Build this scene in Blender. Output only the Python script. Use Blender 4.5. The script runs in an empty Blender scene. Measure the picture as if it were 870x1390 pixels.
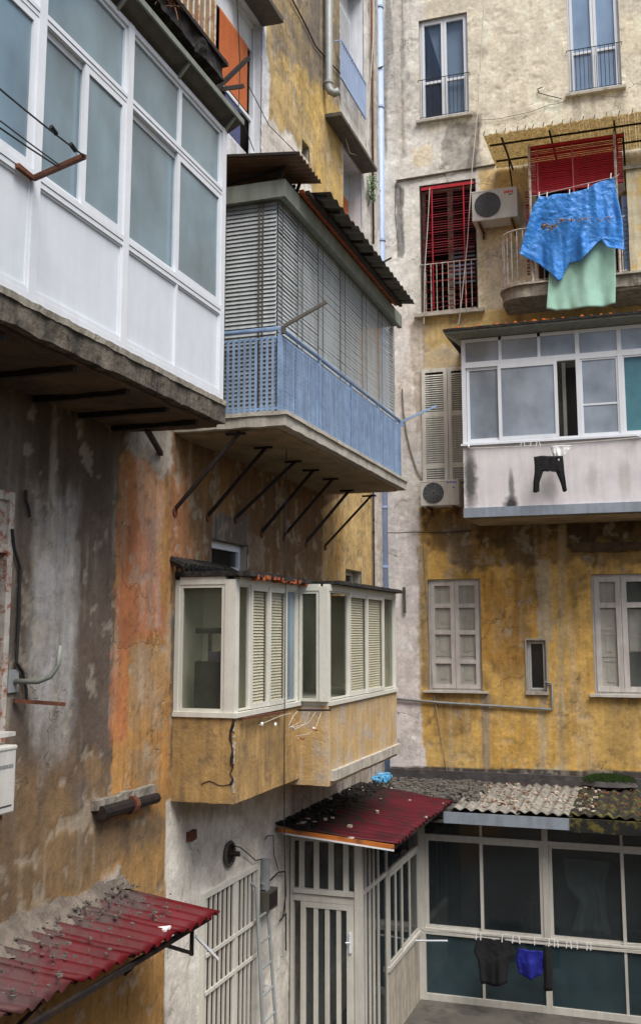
import bpy, math, random
import numpy as np
random.seed(7)
rnd = random.uniform
sc = bpy.context.scene
C = sc.collection

# ------------------------------------------------------------------ camera model (pixel of the photo -> ray)
F, CX, CY = 1400., 435., 650.
PT, YW = math.radians(8.45), math.radians(18.55)
_fh = (-math.sin(YW), math.cos(YW))
_r = (math.cos(YW), math.sin(YW), 0.)
_f = (_fh[0]*math.cos(PT), _fh[1]*math.cos(PT), math.sin(PT))
_u = (-_fh[0]*math.sin(PT), -_fh[1]*math.sin(PT), math.cos(PT))
def ray(x, y):
    a, b = (x-CX)/F, -(y-CY)/F
    return tuple(_f[i]+a*_r[i]+b*_u[i] for i in range(3))
XW, YB = -4.99, 18.7          # the left building's wall and the rear building's wall
GZ = -5.7                     # courtyard floor
def onX(x, y, X): d = ray(x, y); t = X/d[0]; return (X, d[1]*t, d[2]*t)
def onY(x, y, Y): d = ray(x, y); t = Y/d[1]; return (d[0]*t, Y, d[2]*t)
def onZ(x, y, Z): d = ray(x, y); t = Z/d[2]; return (d[0]*t, d[1]*t, Z)
# wall coordinates: side 'L' (left wall, u = Y) or 'B' (rear wall, u = X); d = distance out of the wall
def P(s, u, d, z): return (XW+d, u, z) if s == 'L' else (u, YB-d, z)
def pix(s, x, y, d=0.):
    if s == 'L':
        p = onX(x, y, XW+d); return p[1], p[2]
    p = onY(x, y, YB-d); return p[0], p[2]
def U(s, x, y, d=0.): return pix(s, x, y, d)[0]
def Z(s, x, y, d=0.): return pix(s, x, y, d)[1]

# ------------------------------------------------------------------ numpy noise
def _hash(ix, iy, iz, seed):
    h = (ix*374761393 + iy*668265263 + iz*2147483647 + seed*974634777) & 0xffffffff
    h = ((h ^ (h >> 13))*1274126177) & 0xffffffff
    h = ((h ^ (h >> 16))*2246822519) & 0xffffffff
    return ((h ^ (h >> 15)) & 0xffff)/65535.
def vnoise(x, y, z=None, seed=0):
    x = np.asarray(x, float); y = np.asarray(y, float)
    z = np.zeros_like(x) if z is None else np.asarray(z, float)
    xi, yi, zi = np.floor(x).astype(np.int64), np.floor(y).astype(np.int64), np.floor(z).astype(np.int64)
    fx, fy, fz = x-xi, y-yi, z-zi
    fx, fy, fz = fx*fx*(3-2*fx), fy*fy*(3-2*fy), fz*fz*(3-2*fz)
    r = 0
    for a in (0, 1):
        for b in (0, 1):
            for c in (0, 1):
                w = (fx if a else 1-fx)*(fy if b else 1-fy)*(fz if c else 1-fz)
                r = r + w*_hash(xi+a, yi+b, zi+c, seed)
    return r
def fbm(x, y, z=None, seed=0, o=4):
    s, a, t = 0, .5, 0
    for k in range(o):
        f = 2.03**k
        s = s + a*vnoise(np.asarray(x)*f+k*7.3, np.asarray(y)*f+k*3.1, None if z is None else np.asarray(z)*f, seed+k)
        t += a; a *= .55
    return s/t                       # 0..1, mean .5
def _h1(i, j, s):
    h = (i*374761393 + j*668265263 + s*974634777) & 0xffffffff
    h = ((h ^ (h >> 13))*1274126177) & 0xffffffff
    return ((h ^ (h >> 16)) & 0xffff)/65535.
def fb1(x, y, seed=0, o=3):
    s, a, t = 0., .5, 0.
    for k in range(o):
        X, Y = x*2.03**k+k*7.3, y*2.03**k+k*3.1
        i, j = math.floor(X), math.floor(Y); f, g_ = X-i, Y-j; f = f*f*(3-2*f); g_ = g_*g_*(3-2*g_)
        s += a*((_h1(i, j, seed)*(1-f)+_h1(i+1, j, seed)*f)*(1-g_)+(_h1(i, j+1, seed)*(1-f)+_h1(i+1, j+1, seed)*f)*g_)
        t += a; a *= .55
    return s/t
def sstep(a, b, x):
    t = np.clip((x-a)/(b-a), 0, 1); return t*t*(3-2*t)

# ------------------------------------------------------------------ materials
def lin(c): return tuple(((v/255)/12.92 if v/255 <= .04045 else ((v/255+.055)/1.055)**2.4) for v in c)
MATS = {}
def N(nt, t, **k):
    n = nt.nodes.new(t)
    for a, b in k.items(): setattr(n, a, b)
    return n
def mat(name, c, rough=.6, metal=0., c2=None, c2amt=.5, scale=5., var=.18, dirt=None, damt=.4, streak=True,
        bump=.15, bscale=60., sheen=0., trans=0., alpha=None, coat=0., stains=(), dust=None, thin=0.):
    """weathered paint/plaster/metal: two tones, vertical dirt runs, fine grain and bump, all in world space"""
    m = bpy.data.materials.new(name); m.use_nodes = True; MATS[name] = m
    nt = m.node_tree; L = nt.links.new; bs = nt.nodes['Principled BSDF']
    pos = N(nt, 'ShaderNodeNewGeometry').outputs['Position']
    def noise(sc_, det=6, vec=None, ro=.6):
        n = N(nt, 'ShaderNodeTexNoise'); n.inputs['Scale'].default_value = sc_
        n.inputs['Detail'].default_value = det; n.inputs['Roughness'].default_value = ro
        L(vec or pos, n.inputs['Vector']); return n.outputs['Fac']
    def ramp(fac, a, b):
        r = N(nt, 'ShaderNodeMapRange'); r.inputs['From Min'].default_value = a; r.inputs['From Max'].default_value = b
        L(fac, r.inputs['Value']); return r.outputs['Result']
    def mix(fac, A, B, bt='MIX'):
        x = N(nt, 'ShaderNodeMix', data_type='RGBA', blend_type=bt)
        if isinstance(fac, float): x.inputs[0].default_value = fac
        else: L(fac, x.inputs[0])
        for s, v in ((6, A), (7, B)):
            if isinstance(v, tuple): x.inputs[s].default_value = (*v, 1)
            else: L(v, x.inputs[s])
        return x.outputs[2]
    def mul(a, k):
        x = N(nt, 'ShaderNodeMath', operation='MULTIPLY'); L(a, x.inputs[0])
        if isinstance(k, float): x.inputs[1].default_value = k
        else: L(k, x.inputs[1])
        return x.outputs[0]
    base = lin(c)
    lo = tuple(v*(1-var) for v in base); hi = tuple(min(1, v*(1+var)) for v in base)
    col = mix(ramp(noise(scale), .35, .65), lo, hi)
    if c2: col = mix(mul(ramp(noise(scale*1.7, 8, ro=.7), .5, .62), float(c2amt)), col, lin(c2))
    if dirt:
        if streak:
            mp = N(nt, 'ShaderNodeMapping'); mp.inputs['Scale'].default_value = (7, 7, .7); L(pos, mp.inputs['Vector'])
            d1 = ramp(noise(1.6, 6, mp.outputs[0]), .42, .75)
        else: d1 = ramp(noise(scale*.6, 7), .42, .7)
        col = mix(mul(d1, float(damt)), col, lin(dirt))
    col = mix(float(.35), col, mix(ramp(noise(110, 3), .3, .7), (.35,)*3, (1.,)*3), 'MULTIPLY') if bump > 0 else col
    def math_(op, a, b=None):
        x = N(nt, 'ShaderNodeMath', operation=op)
        for i, v in enumerate((a, b)):
            if v is None: continue
            if isinstance(v, (int, float)): x.inputs[i].default_value = v
            else: L(v, x.inputs[i])
        return x.outputs[0]
    if stains or dust:
        sp = N(nt, 'ShaderNodeSeparateXYZ'); L(pos, sp.inputs[0])
    for (ax, ua, za, ru, rz, amt, sc_c) in stains:      # soft mould patches on the surface
        n1 = math_('SUBTRACT', noise(7, 6, ro=.7), .5)
        a_ = math_('ADD', math_('DIVIDE', math_('SUBTRACT', sp.outputs[ax], ua), ru), math_('MULTIPLY', n1, 1.6))
        b_ = math_('DIVIDE', math_('SUBTRACT', sp.outputs[2], za), rz)
        r_ = math_('ADD', math_('MULTIPLY', a_, a_), math_('MULTIPLY', b_, b_))
        col = mix(mul(ramp(r_, 1.15, .15), float(amt)), col, lin(sc_c))
    if dust:
        ax, fa, fb, dc, amt = dust
        f_ = math_('ADD', ramp(sp.outputs[ax], fa, fb), math_('MULTIPLY', math_('SUBTRACT', noise(5, 7, ro=.7), .5), 2.2))
        f2 = N(nt, 'ShaderNodeMapRange'); f2.inputs[1].default_value = .3; f2.inputs[2].default_value = .7; L(f_, f2.inputs[0])
        col = mix(mul(f2.outputs[0], float(amt)), col, lin(dc))
    L(col, bs.inputs['Base Color'])
    if thin > 0:
        tl = N(nt, 'ShaderNodeBsdfTranslucent'); L(col, tl.inputs[0]); ms = N(nt, 'ShaderNodeMixShader'); ms.inputs[0].default_value = thin
        L(bs.outputs[0], ms.inputs[1]); L(tl.outputs[0], ms.inputs[2]); L(ms.outputs[0], nt.nodes['Material Output'].inputs[0])
    L(ramp(noise(scale*2.2), -.6, 1.6), bs.inputs['Roughness'])
    rr = N(nt, 'ShaderNodeMapRange'); rr.inputs['To Min'].default_value = max(0, rough-.12); rr.inputs['To Max'].default_value = min(1, rough+.12)
    L(noise(scale*2.2), rr.inputs['Value']); L(rr.outputs[0], bs.inputs['Roughness'])
    bs.inputs['Metallic'].default_value = metal
    bs.inputs['Transmission Weight'].default_value = trans
    bs.inputs['Coat Weight'].default_value = coat
    bs.inputs['Sheen Weight'].default_value = sheen
    if alpha is not None: bs.inputs['Alpha'].default_value = alpha
    if bump > 0:
        b = N(nt, 'ShaderNodeBump'); b.inputs['Strength'].default_value = bump; b.inputs['Distance'].default_value = .02
        L(noise(bscale, 5), b.inputs['Height']); L(b.outputs[0], bs.inputs['Normal'])
    return m
def glass(name, c, mixf, rough=.08, smear=.25, spec=.5):
    """dirty window pane: part see-through, part milky/reflecting film"""
    m = bpy.data.materials.new(name); m.use_nodes = True; MATS[name] = m
    nt = m.node_tree; L = nt.links.new; bs = nt.nodes['Principled BSDF']; out = nt.nodes['Material Output']
    pos = N(nt, 'ShaderNodeNewGeometry').outputs['Position']
    n = N(nt, 'ShaderNodeTexNoise'); n.inputs['Scale'].default_value = 1.7; n.inputs['Detail'].default_value = 5; L(pos, n.inputs['Vector'])
    mp = N(nt, 'ShaderNodeMapping'); mp.inputs['Scale'].default_value = (1.6, 1.6, .5); L(pos, mp.inputs['Vector'])
    n2 = N(nt, 'ShaderNodeTexNoise'); n2.inputs['Scale'].default_value = 1.2; n2.inputs['Detail'].default_value = 6; L(mp.outputs[0], n2.inputs['Vector'])
    ad = N(nt, 'ShaderNodeMath', operation='ADD'); L(n.outputs['Fac'], ad.inputs[0]); L(n2.outputs['Fac'], ad.inputs[1])
    mr = N(nt, 'ShaderNodeMapRange'); mr.inputs['From Min'].default_value = .7; mr.inputs['From Max'].default_value = 1.3
    mr.inputs['To Min'].default_value = 1-smear; mr.inputs['To Max'].default_value = 1+smear; L(ad.outputs[0], mr.inputs['Value'])
    cm = N(nt, 'ShaderNodeMix', data_type='RGBA', blend_type='MULTIPLY'); cm.inputs[0].default_value = 1
    cm.inputs[6].default_value = (*lin(c), 1); L(mr.outputs[0], cm.inputs[7])
    L(cm.outputs[2], bs.inputs['Base Color']); bs.inputs['Roughness'].default_value = rough
    bs.inputs['Specular IOR Level'].default_value = spec
    if mixf < 1:
        tr = N(nt, 'ShaderNodeBsdfTransparent'); tr.inputs[0].default_value = (.95, .95, .93, 1)
        ms = N(nt, 'ShaderNodeMixShader')
        mk = N(nt, 'ShaderNodeMath', operation='MULTIPLY'); mk.inputs[1].default_value = mixf; L(mr.outputs[0], mk.inputs[0])
        L(mk.outputs[0], ms.inputs[0]); L(tr.outputs[0], ms.inputs[1]); L(bs.outputs[0], ms.inputs[2]); L(ms.outputs[0], out.inputs['Surface'])
    return m
def wallmat(name, crack=.5):
    m = bpy.data.materials.new(name); m.use_nodes = True; MATS[name] = m
    nt = m.node_tree; L = nt.links.new; bs = nt.nodes['Principled BSDF']
    pos = N(nt, 'ShaderNodeNewGeometry').outputs['Position']
    at = N(nt, 'ShaderNodeAttribute', attribute_name='Col')
    def noise(s, d=6, vec=None, ro=.6):
        n = N(nt, 'ShaderNodeTexNoise'); n.inputs['Scale'].default_value = s; n.inputs['Detail'].default_value = d
        n.inputs['Roughness'].default_value = ro; L(vec or pos, n.inputs['Vector']); return n.outputs['Fac']
    def rng(f, a, b, c, d):
        r = N(nt, 'ShaderNodeMapRange')
        for i, v in enumerate((a, b, c, d)): r.inputs[i+1].default_value = v
        L(f, r.inputs[0]); return r.outputs[0]
    def mulc(A, f):
        x = N(nt, 'ShaderNodeMix', data_type='RGBA', blend_type='MULTIPLY'); x.inputs[0].default_value = 1
        L(A, x.inputs[6]); L(f, x.inputs[7]); return x.outputs[2]
    col = mulc(at.outputs['Color'], rng(noise(14, 8, ro=.7), .3, .7, .82, 1.16))
    col = mulc(col, rng(noise(75, 4), .3, .7, .86, 1.12))
    mp = N(nt, 'ShaderNodeMapping'); mp.inputs['Scale'].default_value = (26, 26, .8); L(pos, mp.inputs['Vector'])
    col = mulc(col, rng(noise(1.3, 5, mp.outputs[0]), .35, .72, 1.03, .93))
    col = mulc(col, rng(noise(4.5, 10, ro=.75), .38, .62, .9, 1.06))
    # hairline cracks, only where a slow mask allows them
    dn = N(nt, 'ShaderNodeTexNoise'); dn.inputs['Scale'].default_value = 3; dn.inputs['Detail'].default_value = 5; L(pos, dn.inputs['Vector'])
    va = N(nt, 'ShaderNodeVectorMath', operation='MULTIPLY_ADD'); va.inputs[1].default_value = (.7,)*3
    L(dn.outputs['Color'], va.inputs[0]); L(pos, va.inputs[2])
    vo = N(nt, 'ShaderNodeTexVoronoi', feature='DISTANCE_TO_EDGE'); vo.inputs['Scale'].default_value = 1.1; L(va.outputs[0], vo.inputs['Vector'])
    line = rng(vo.outputs['Distance'], .003, .011, 1, 0)
    mk = rng(noise(.9, 2), .52, .6, 0, crack)
    ml = N(nt, 'ShaderNodeMath', operation='MULTIPLY'); L(line, ml.inputs[0]); L(mk, ml.inputs[1])
    x = N(nt, 'ShaderNodeMix', data_type='RGBA'); L(ml.outputs[0], x.inputs[0]); L(col, x.inputs[6]); x.inputs[7].default_value = (.06, .05, .04, 1)
    L(x.outputs[2], bs.inputs['Base Color'])
    bs.inputs['Roughness'].default_value = .88; bs.inputs['Specular IOR Level'].default_value = .25
    h1 = noise(9, 8, ro=.7); h2 = noise(120, 3)
    ma = N(nt, 'ShaderNodeMath', operation='MULTIPLY_ADD'); ma.inputs[1].default_value = .25; L(h2, ma.inputs[0]); L(h1, ma.inputs[2])
    mb_ = N(nt, 'ShaderNodeMath', operation='SUBTRACT'); L(ma.outputs[0], mb_.inputs[0]); L(ml.outputs[0], mb_.inputs[1])
    b = N(nt, 'ShaderNodeBump'); b.inputs['Strength'].default_value = .55; b.inputs['Distance'].default_value = .025
    L(mb_.outputs[0], b.inputs['Height']); L(b.outputs[0], bs.inputs['Normal'])
    return m
WALL = wallmat('painted_plaster')
ALU = mat('white_aluminium', (212, 217, 223), .38, var=.03, dirt=(170, 168, 164), damt=.18, bump=0)
PANEL = mat('white_panel', (206, 212, 219), .45, var=.03, dirt=(172, 170, 166), damt=.2, bump=0)
CREAM = mat('cream_frame', (214, 213, 202), .5, var=.04, dirt=(130, 122, 106), damt=.18, bump=.03)
GREYFR = mat('grey_white_frame', (200, 197, 188), .55, var=.05, dirt=(105, 98, 85), damt=.28, bump=.05)
OLDWOOD = mat('old_painted_wood', (204, 198, 192), .65, var=.1, dirt=(120, 108, 98), damt=.4, bump=.1)
LOUVRE = mat('louvre_paint', (224, 224, 216), .6, var=.06, dirt=(110, 106, 98), damt=.4, bump=.03)
IRON = mat('dark_iron', (34, 30, 29), .7, .3, c2=(74, 46, 33), c2amt=.6, scale=9, bump=.2)
RUST = mat('rusty_iron', (104, 62, 42), .8, .2, c2=(150, 84, 50), c2amt=.6, scale=12, dirt=(40, 30, 26), damt=.5, bump=.3)
RUSTWHITE = mat('rusty_white_paint', (190, 184, 174), .7, c2=(150, 74, 36), c2amt=.95, scale=7, bump=.15)
BLUEP = mat('blue_paint', (138, 164, 198), .5, var=.14, c2=(112, 138, 174), c2amt=.6, dirt=(60, 74, 98), damt=.45, bump=.05)
SLAT = mat('blind_slat', (180, 186, 188), .5, var=.06, dirt=(92, 96, 90), damt=.4, bump=.02)
FASC = mat('grey_fascia', (132, 138, 128), .6, var=.08, dirt=(70, 70, 60), damt=.5, bump=.06)
CONC = mat('weathered_concrete', (150, 143, 130), .9, var=.15, c2=(105, 98, 88), dirt=(58, 54, 46), damt=.7, bump=.5, bscale=35)
CONCL = mat('pale_concrete', (184, 178, 166), .85, var=.1, dirt=(112, 104, 88), damt=.6, bump=.3, bscale=35)
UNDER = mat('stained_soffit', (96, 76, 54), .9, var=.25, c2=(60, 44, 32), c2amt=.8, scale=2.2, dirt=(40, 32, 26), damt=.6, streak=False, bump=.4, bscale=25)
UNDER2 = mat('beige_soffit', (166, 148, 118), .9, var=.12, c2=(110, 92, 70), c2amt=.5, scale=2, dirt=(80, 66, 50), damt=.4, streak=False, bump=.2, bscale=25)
SLABE = mat('decayed_slab_edge', (104, 96, 84), .95, var=.4, c2=(40, 36, 32), c2amt=.85, scale=3.5, dirt=(26, 23, 20), damt=.9, bump=.8, bscale=20)
BLACKCR = mat('black_crust', (26, 24, 23), .95, var=.4, c2=(84, 80, 76), c2amt=.45, scale=6, bump=.9, bscale=18)
SHEET = mat('dark_sheet', (86, 82, 74), .7, var=.18, dirt=(50, 46, 40), damt=.5, bump=.1)
SHEETP = mat('brown_sheet', (120, 98, 82), .7, var=.18, c2=(150, 92, 60), c2amt=.5, bump=.1)
REDS = mat('red_sheet', (92, 9, 17), .58, dust=(0, -4.4, -4.95, (66, 58, 54), .8), stains=[(1, 6.0, -2.5, 1.2, 5., .5, (70, 66, 64))], var=.18, c2=(80, 10, 18), c2amt=.6, scale=3, dirt=(30, 22, 24), damt=.45, streak=False, bump=.06)
REDD = mat('dirty_red_sheet', (76, 13, 25), .55, var=.25, c2=(40, 24, 26), c2amt=.6, scale=2.5, dust=(0, -3.7, -4.9, (30, 27, 26), .97), bump=.15)
for m_ in (REDS, REDD): m_.node_tree.nodes['Principled BSDF'].inputs['Specular IOR Level'].default_value = .22
ASB = mat('asbestos_sheet', (142, 138, 130), .92, var=.2, c2=(70, 64, 56), c2amt=.7, scale=4, dirt=(52, 46, 38), damt=.5, streak=False, bump=.5)
MOSSY = mat('mossy_black', (22, 21, 18), .95, var=.3, c2=(110, 102, 40), c2amt=.75, scale=4, bump=.6)
GALV = mat('galvanised', (150, 160, 172), .45, .2, var=.1, dirt=(100, 100, 98), damt=.4, bump=.05)
TILE = mat('terracotta', (176, 88, 40), .85, var=.3, c2=(90, 60, 44), c2amt=.6, scale=10, bump=.3)
ORANGE = mat('orange_roller', (216, 118, 62), .6, var=.06, dirt=(120, 62, 34), damt=.3, bump=.04)
BLUEDK = mat('deep_blue_glass', (20, 46, 110), .2, var=.1, bump=0)
REDB = mat('red_blind', (178, 10, 34), .5, var=.08, dirt=(90, 8, 20), damt=.35, bump=.03)
REDDK = mat('dark_red_blind', (116, 10, 26), .55, var=.15, dirt=(50, 8, 14), damt=.4, bump=.03)
STRAW = mat('reed', (230, 216, 176), .8, thin=.55, var=.22, c2=(128, 92, 44), c2amt=.7, scale=14, bump=.4)
TARP = mat('blue_tarpaulin', (70, 158, 248), .38, thin=.25, var=.08, c2=(120, 184, 248), c2amt=.2, scale=2, bump=1., bscale=13)
TORN = mat('torn_tarp_lining', (118, 112, 104), .8, var=.3, c2=(190, 120, 60), c2amt=.6, scale=16, bump=.5)
GREENC = mat('mint_cloth', (184, 230, 212), .85, thin=.3, var=.05, bump=.12, bscale=14, sheen=.2)
BLACKC = mat('black_cloth', (13, 13, 16), .9, var=.2, bump=.1)
WHITEC = mat('white_cloth', (226, 226, 226), .8, var=.05, bump=.1)
BLUEC = mat('royal_blue_cloth', (10, 22, 130), .75, var=.1, bump=.1)
TURQ = mat('turquoise_curtain', (104, 184, 196), .7, var=.1, c2=(130, 200, 206), bump=.1)
PLAST = mat('white_plastic', (206, 204, 198), .45, var=.04, dirt=(150, 142, 128), damt=.4, bump=.02)
DARKP = mat('dark_grille', (60, 62, 66), .5, var=.1, bump=.02)
PIPEB = mat('pale_blue_pipe', (164, 184, 218), .5, var=.06, dirt=(120, 130, 150), damt=.35, bump=.04)
PIPEG = mat('grey_pipe', (150, 156, 156), .5, var=.08, dirt=(90, 88, 84), damt=.5, bump=.05)
CABLE = mat('black_cable', (24, 22, 22), .7, bump=0)
CABLEG = mat('grey_cable', (140, 134, 124), .7, bump=0)
ROPE = mat('white_rope', (184, 180, 172), .8, bump=0)
MOSS = mat('moss', (58, 84, 26), .95, var=.4, c2=(20, 28, 14), c2amt=.7, scale=18, bump=.6)
LEAF = mat('weed_leaf', (50, 84, 38), .8, var=.3, scale=10, bump=0)
TWIG = mat('dry_twig', (112, 76, 52), .9, var=.3, bump=0)
DARK = mat('dark_room', (34, 33, 32), .9, var=.3, scale=1.5, bump=0)
DIM = mat('dim_room', (104, 104, 100), .9, var=.2, scale=1.2, bump=0)
FLOORM = mat('courtyard_concrete', (84, 80, 74), .8, var=.2, c2=(50, 48, 45), c2amt=.7, scale=1.5, bump=.4)
REVEAL = mat('reveal_plaster', (176, 168, 154), .9, var=.12, dirt=(96, 88, 76), damt=.6, bump=.3)
REVEALW = mat('white_reveal', (214, 218, 224), .85, var=.06, dirt=(150, 150, 150), damt=.4, bump=.15)
PLASTER2 = mat('far_plaster', (176, 160, 128), .9, var=.12, c2=(130, 110, 80), scale=.8, dirt=(100, 88, 70), damt=.5, bump=.3)
BASE = mat('bitumen_band', (70, 66, 66), .85, var=.2, c2=(100, 94, 90), scale=3, bump=.4)
G_FROST = glass('frosted_glass', (112, 134, 146), 1., .12, .3, .8)  # strong smear paints uneven reflections into the pane colour
G_SKY = glass('sky_glass', (150, 176, 206), .55, .05, .12, .9)
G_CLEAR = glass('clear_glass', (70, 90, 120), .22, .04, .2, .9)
G_GREY = glass('grey_frosted_glass', (138, 148, 160), .93, .14, .22, .7)
G_BAY = glass('bay_glass', (100, 108, 98), .13, .08, .3, .8)
G_DARK = glass('dark_glass', (48, 56, 60), .42, .06, .22, .8)
G_INNER = glass('old_window_glass', (180, 184, 180), .1, .1, .3, .6)

# ------------------------------------------------------------------ mesh helpers
def origin_of(o):
    return o['_o'] if o is not None and '_o' in o else (0, 0, 0)
class MB:
    def __init__(s): s.v = []; s.f = []
    def add(s, vs, fs):
        n = len(s.v); s.v += [tuple(map(float, v)) for v in vs]; s.f += [tuple(n+i for i in f) for f in fs]; return s
    def hexa(s, p):   # 8 corners: bottom 4 ccw, top 4 ccw
        return s.add(p, [(3, 2, 1, 0), (4, 5, 6, 7), (0, 1, 5, 4), (1, 2, 6, 5), (2, 3, 7, 6), (3, 0, 4, 7)])
    def box(s, x0, x1, y0, y1, z0, z1):
        x0, x1 = sorted((x0, x1)); y0, y1 = sorted((y0, y1)); z0, z1 = sorted((z0, z1))
        return s.hexa([(x0, y0, z0), (x1, y0, z0), (x1, y1, z0), (x0, y1, z0), (x0, y0, z1), (x1, y0, z1), (x1, y1, z1), (x0, y1, z1)])
    def wb(s, sd, u0, u1, d0, d1, z0, z1):   # box in wall coordinates
        a = P(sd, u0, d0, z0); b = P(sd, u1, d1, z1)
        return s.box(a[0], b[0], a[1], b[1], a[2], b[2])
    def quad(s, a, b, c, d): return s.add([a, b, c, d], [(0, 1, 2, 3)])
    def bar(s, a, b, w, h=None):             # square bar between two points
        h = w if h is None else h
        a, b = np.array(a, float), np.array(b, float); t = b-a; t /= np.linalg.norm(t)
        up = np.array((0, 0, 1.)) if abs(t[2]) < .95 else np.array((0, 1., 0))
        x = np.cross(t, up); x /= np.linalg.norm(x); y = np.cross(x, t)
        q = [x*w/2+y*h/2, -x*w/2+y*h/2, -x*w/2-y*h/2, x*w/2-y*h/2]
        return s.hexa([a+k for k in q]+[b+k for k in q])
    def tube(s, pts, r, n=8):
        pts = [np.array(p, float) for p in pts]; rings = []
        m = len(s.v); px = None
        for i, p in enumerate(pts):
            t = pts[min(i+1, len(pts)-1)]-pts[max(i-1, 0)]; t /= (np.linalg.norm(t) or 1)
            if px is None:
                up = np.array((0, 0, 1.)) if abs(t[2]) < .9 else np.array((1., 0, 0)); x = np.cross(t, up)
            else: x = px-t*np.dot(px, t)
            x /= np.linalg.norm(x); px = x; y = np.cross(t, x)
            rr = r[i] if isinstance(r, (list, tuple)) else r
            s.v += [tuple(p+rr*(x*math.cos(2*math.pi*k/n)+y*math.sin(2*math.pi*k/n))) for k in range(n)]
        for i in range(len(pts)-1):
            for k in range(n):
                a = m+i*n+k; b = m+i*n+(k+1) % n; s.f.append((a, b, b+n, a+n))
        s.f.append(tuple(m+k for k in reversed(range(n)))); s.f.append(tuple(m+(len(pts)-1)*n+k for k in range(n)))
        return s
    def disc(s, c, nrm, r, h, n=24):
        c = np.array(c, float); nrm = np.array(nrm, float)
        return s.tube([c, c+nrm*h], r, n)
    def grid(s, fn, nu, nv, flip=False):
        m = len(s.v)
        for j in range(nv+1):
            for i in range(nu+1): s.v.append(tuple(fn(i/nu, j/nv)))
        for j in range(nv):
            for i in range(nu):
                a = m+j*(nu+1)+i; q = (a, a+1, a+nu+2, a+nu+1); s.f.append(q[::-1] if flip else q)
        return s
    def rough_box(s, x0, x1, y0, y1, z0, z1, step=.06, amp=.012, fr=9.):
        x0, x1 = sorted((x0, x1)); y0, y1 = sorted((y0, y1)); z0, z1 = sorted((z0, z1))
        n0 = len(s.v)
        nx, ny, nz = (max(1, min(160, int(round(d/step)))) for d in (x1-x0, y1-y0, z1-z0))
        lx, ly, lz = lambda t: x0+(x1-x0)*t, lambda t: y0+(y1-y0)*t, lambda t: z0+(z1-z0)*t
        s.grid(lambda a, b: (lx(a), ly(b), z1), nx, ny); s.grid(lambda a, b: (lx(a), ly(b), z0), nx, ny, True)
        s.grid(lambda a, b: (lx(a), y0, lz(b)), nx, nz); s.grid(lambda a, b: (lx(a), y1, lz(b)), nx, nz, True)
        s.grid(lambda a, b: (x1, ly(a), lz(b)), ny, nz); s.grid(lambda a, b: (x0, ly(a), lz(b)), ny, nz, True)
        v = np.array(s.v[n0:]); s.v[n0:] = [tuple(p) for p in displace(v, amp, fr)]
        return s
    def build(s, name, m, parent=None, smooth=False, shadow=None):
        me = bpy.data.meshes.new(name)
        if parent is None:
            v = np.array(s.v); o0 = ((v[:, 0].min()+v[:, 0].max())/2, (v[:, 1].min()+v[:, 1].max())/2, v[:, 2].min())
        else: o0 = origin_of(parent)
        me.from_pydata([(a-o0[0], b-o0[1], c-o0[2]) for a, b, c in s.v], [], s.f)
        me.materials.append(m)
        if smooth: me.polygons.foreach_set('use_smooth', [True]*len(me.polygons))
        me.update()
        o = bpy.data.objects.new(name, me); C.objects.link(o)
        o['_o'] = tuple(map(float, o0))
        if parent is None: o.location = o0
        else: o.parent = parent
        return o
def displace(v, amp, fr):
    q = v*fr
    for k in range(3):
        v = v.copy(); v[:, k] += amp*2*(fbm(q[:, 0]+k*31, q[:, 1]-k*17, q[:, 2]+k*5, seed=k+3, o=3)-.5)
    return v
def tag(o, label, cat, group=None, kind=None):
    o['label'] = label
    o['category'] = cat
    if group: o['group'] = group
    if kind: o['kind'] = kind
    return o
def thing(name, loc, label, cat, group=None):
    o = bpy.data.objects.new(name, None); C.objects.link(o); o.location = loc
    o.empty_display_size = .2
    o['_o'] = tuple(map(float, loc)); return tag(o, label, cat, group)
def lerp(a, b, t): return tuple(a[i]+(b[i]-a[i])*t for i in range(len(a)))
def sag(a, b, s, n=14):
    return [tuple(np.array(lerp(a, b, i/n))-np.array((0, 0, s*4*(i/n)*(1-i/n)))) for i in range(n+1)]
def frame(mb, s, u0, u1, z0, z1, d0, d1, w, cols=(), rows=(), mw=None):
    """rectangular frame with mullions (cols, absolute u) and rails (rows, absolute z)"""
    u0, u1 = sorted((u0, u1)); mw = mw or w
    mb.wb(s, u0, u0+w, d0, d1, z0, z1); mb.wb(s, u1-w, u1, d0, d1, z0, z1)
    mb.wb(s, u0+w, u1-w, d0, d1, z0, z0+w); mb.wb(s, u0+w, u1-w, d0, d1, z1-w, z1)
    e = .003
    for c in cols: mb.wb(s, c-mw/2, c+mw/2, d0+e, d1-e, z0+w, z1-w)
    for r in rows: mb.wb(s, u0+w, u1-w, d0+2*e, d1-2*e, r-mw/2, r+mw/2)
    return mb
def sash(s, u0, u1, z0, z1, d, parent, fm, gm, w=.045, t=.04, cols=(), rows=(), name='window', label=None):
    """one glazed sash: its frame is a part, its pane a sub-part"""
    f = frame(MB(), s, u0, u1, z0, z1, d-t/2, d+t/2, w, cols, rows).build(name, fm, parent)
    u0, u1 = sorted((u0, u1))
    MB().wb(s, u0+w-.004, u1-w+.004, d-.006, d-.001, z0+w-.004, z1-w+.004).build('pane', gm, f)
    if label: f['label'] = label
    return f
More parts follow.
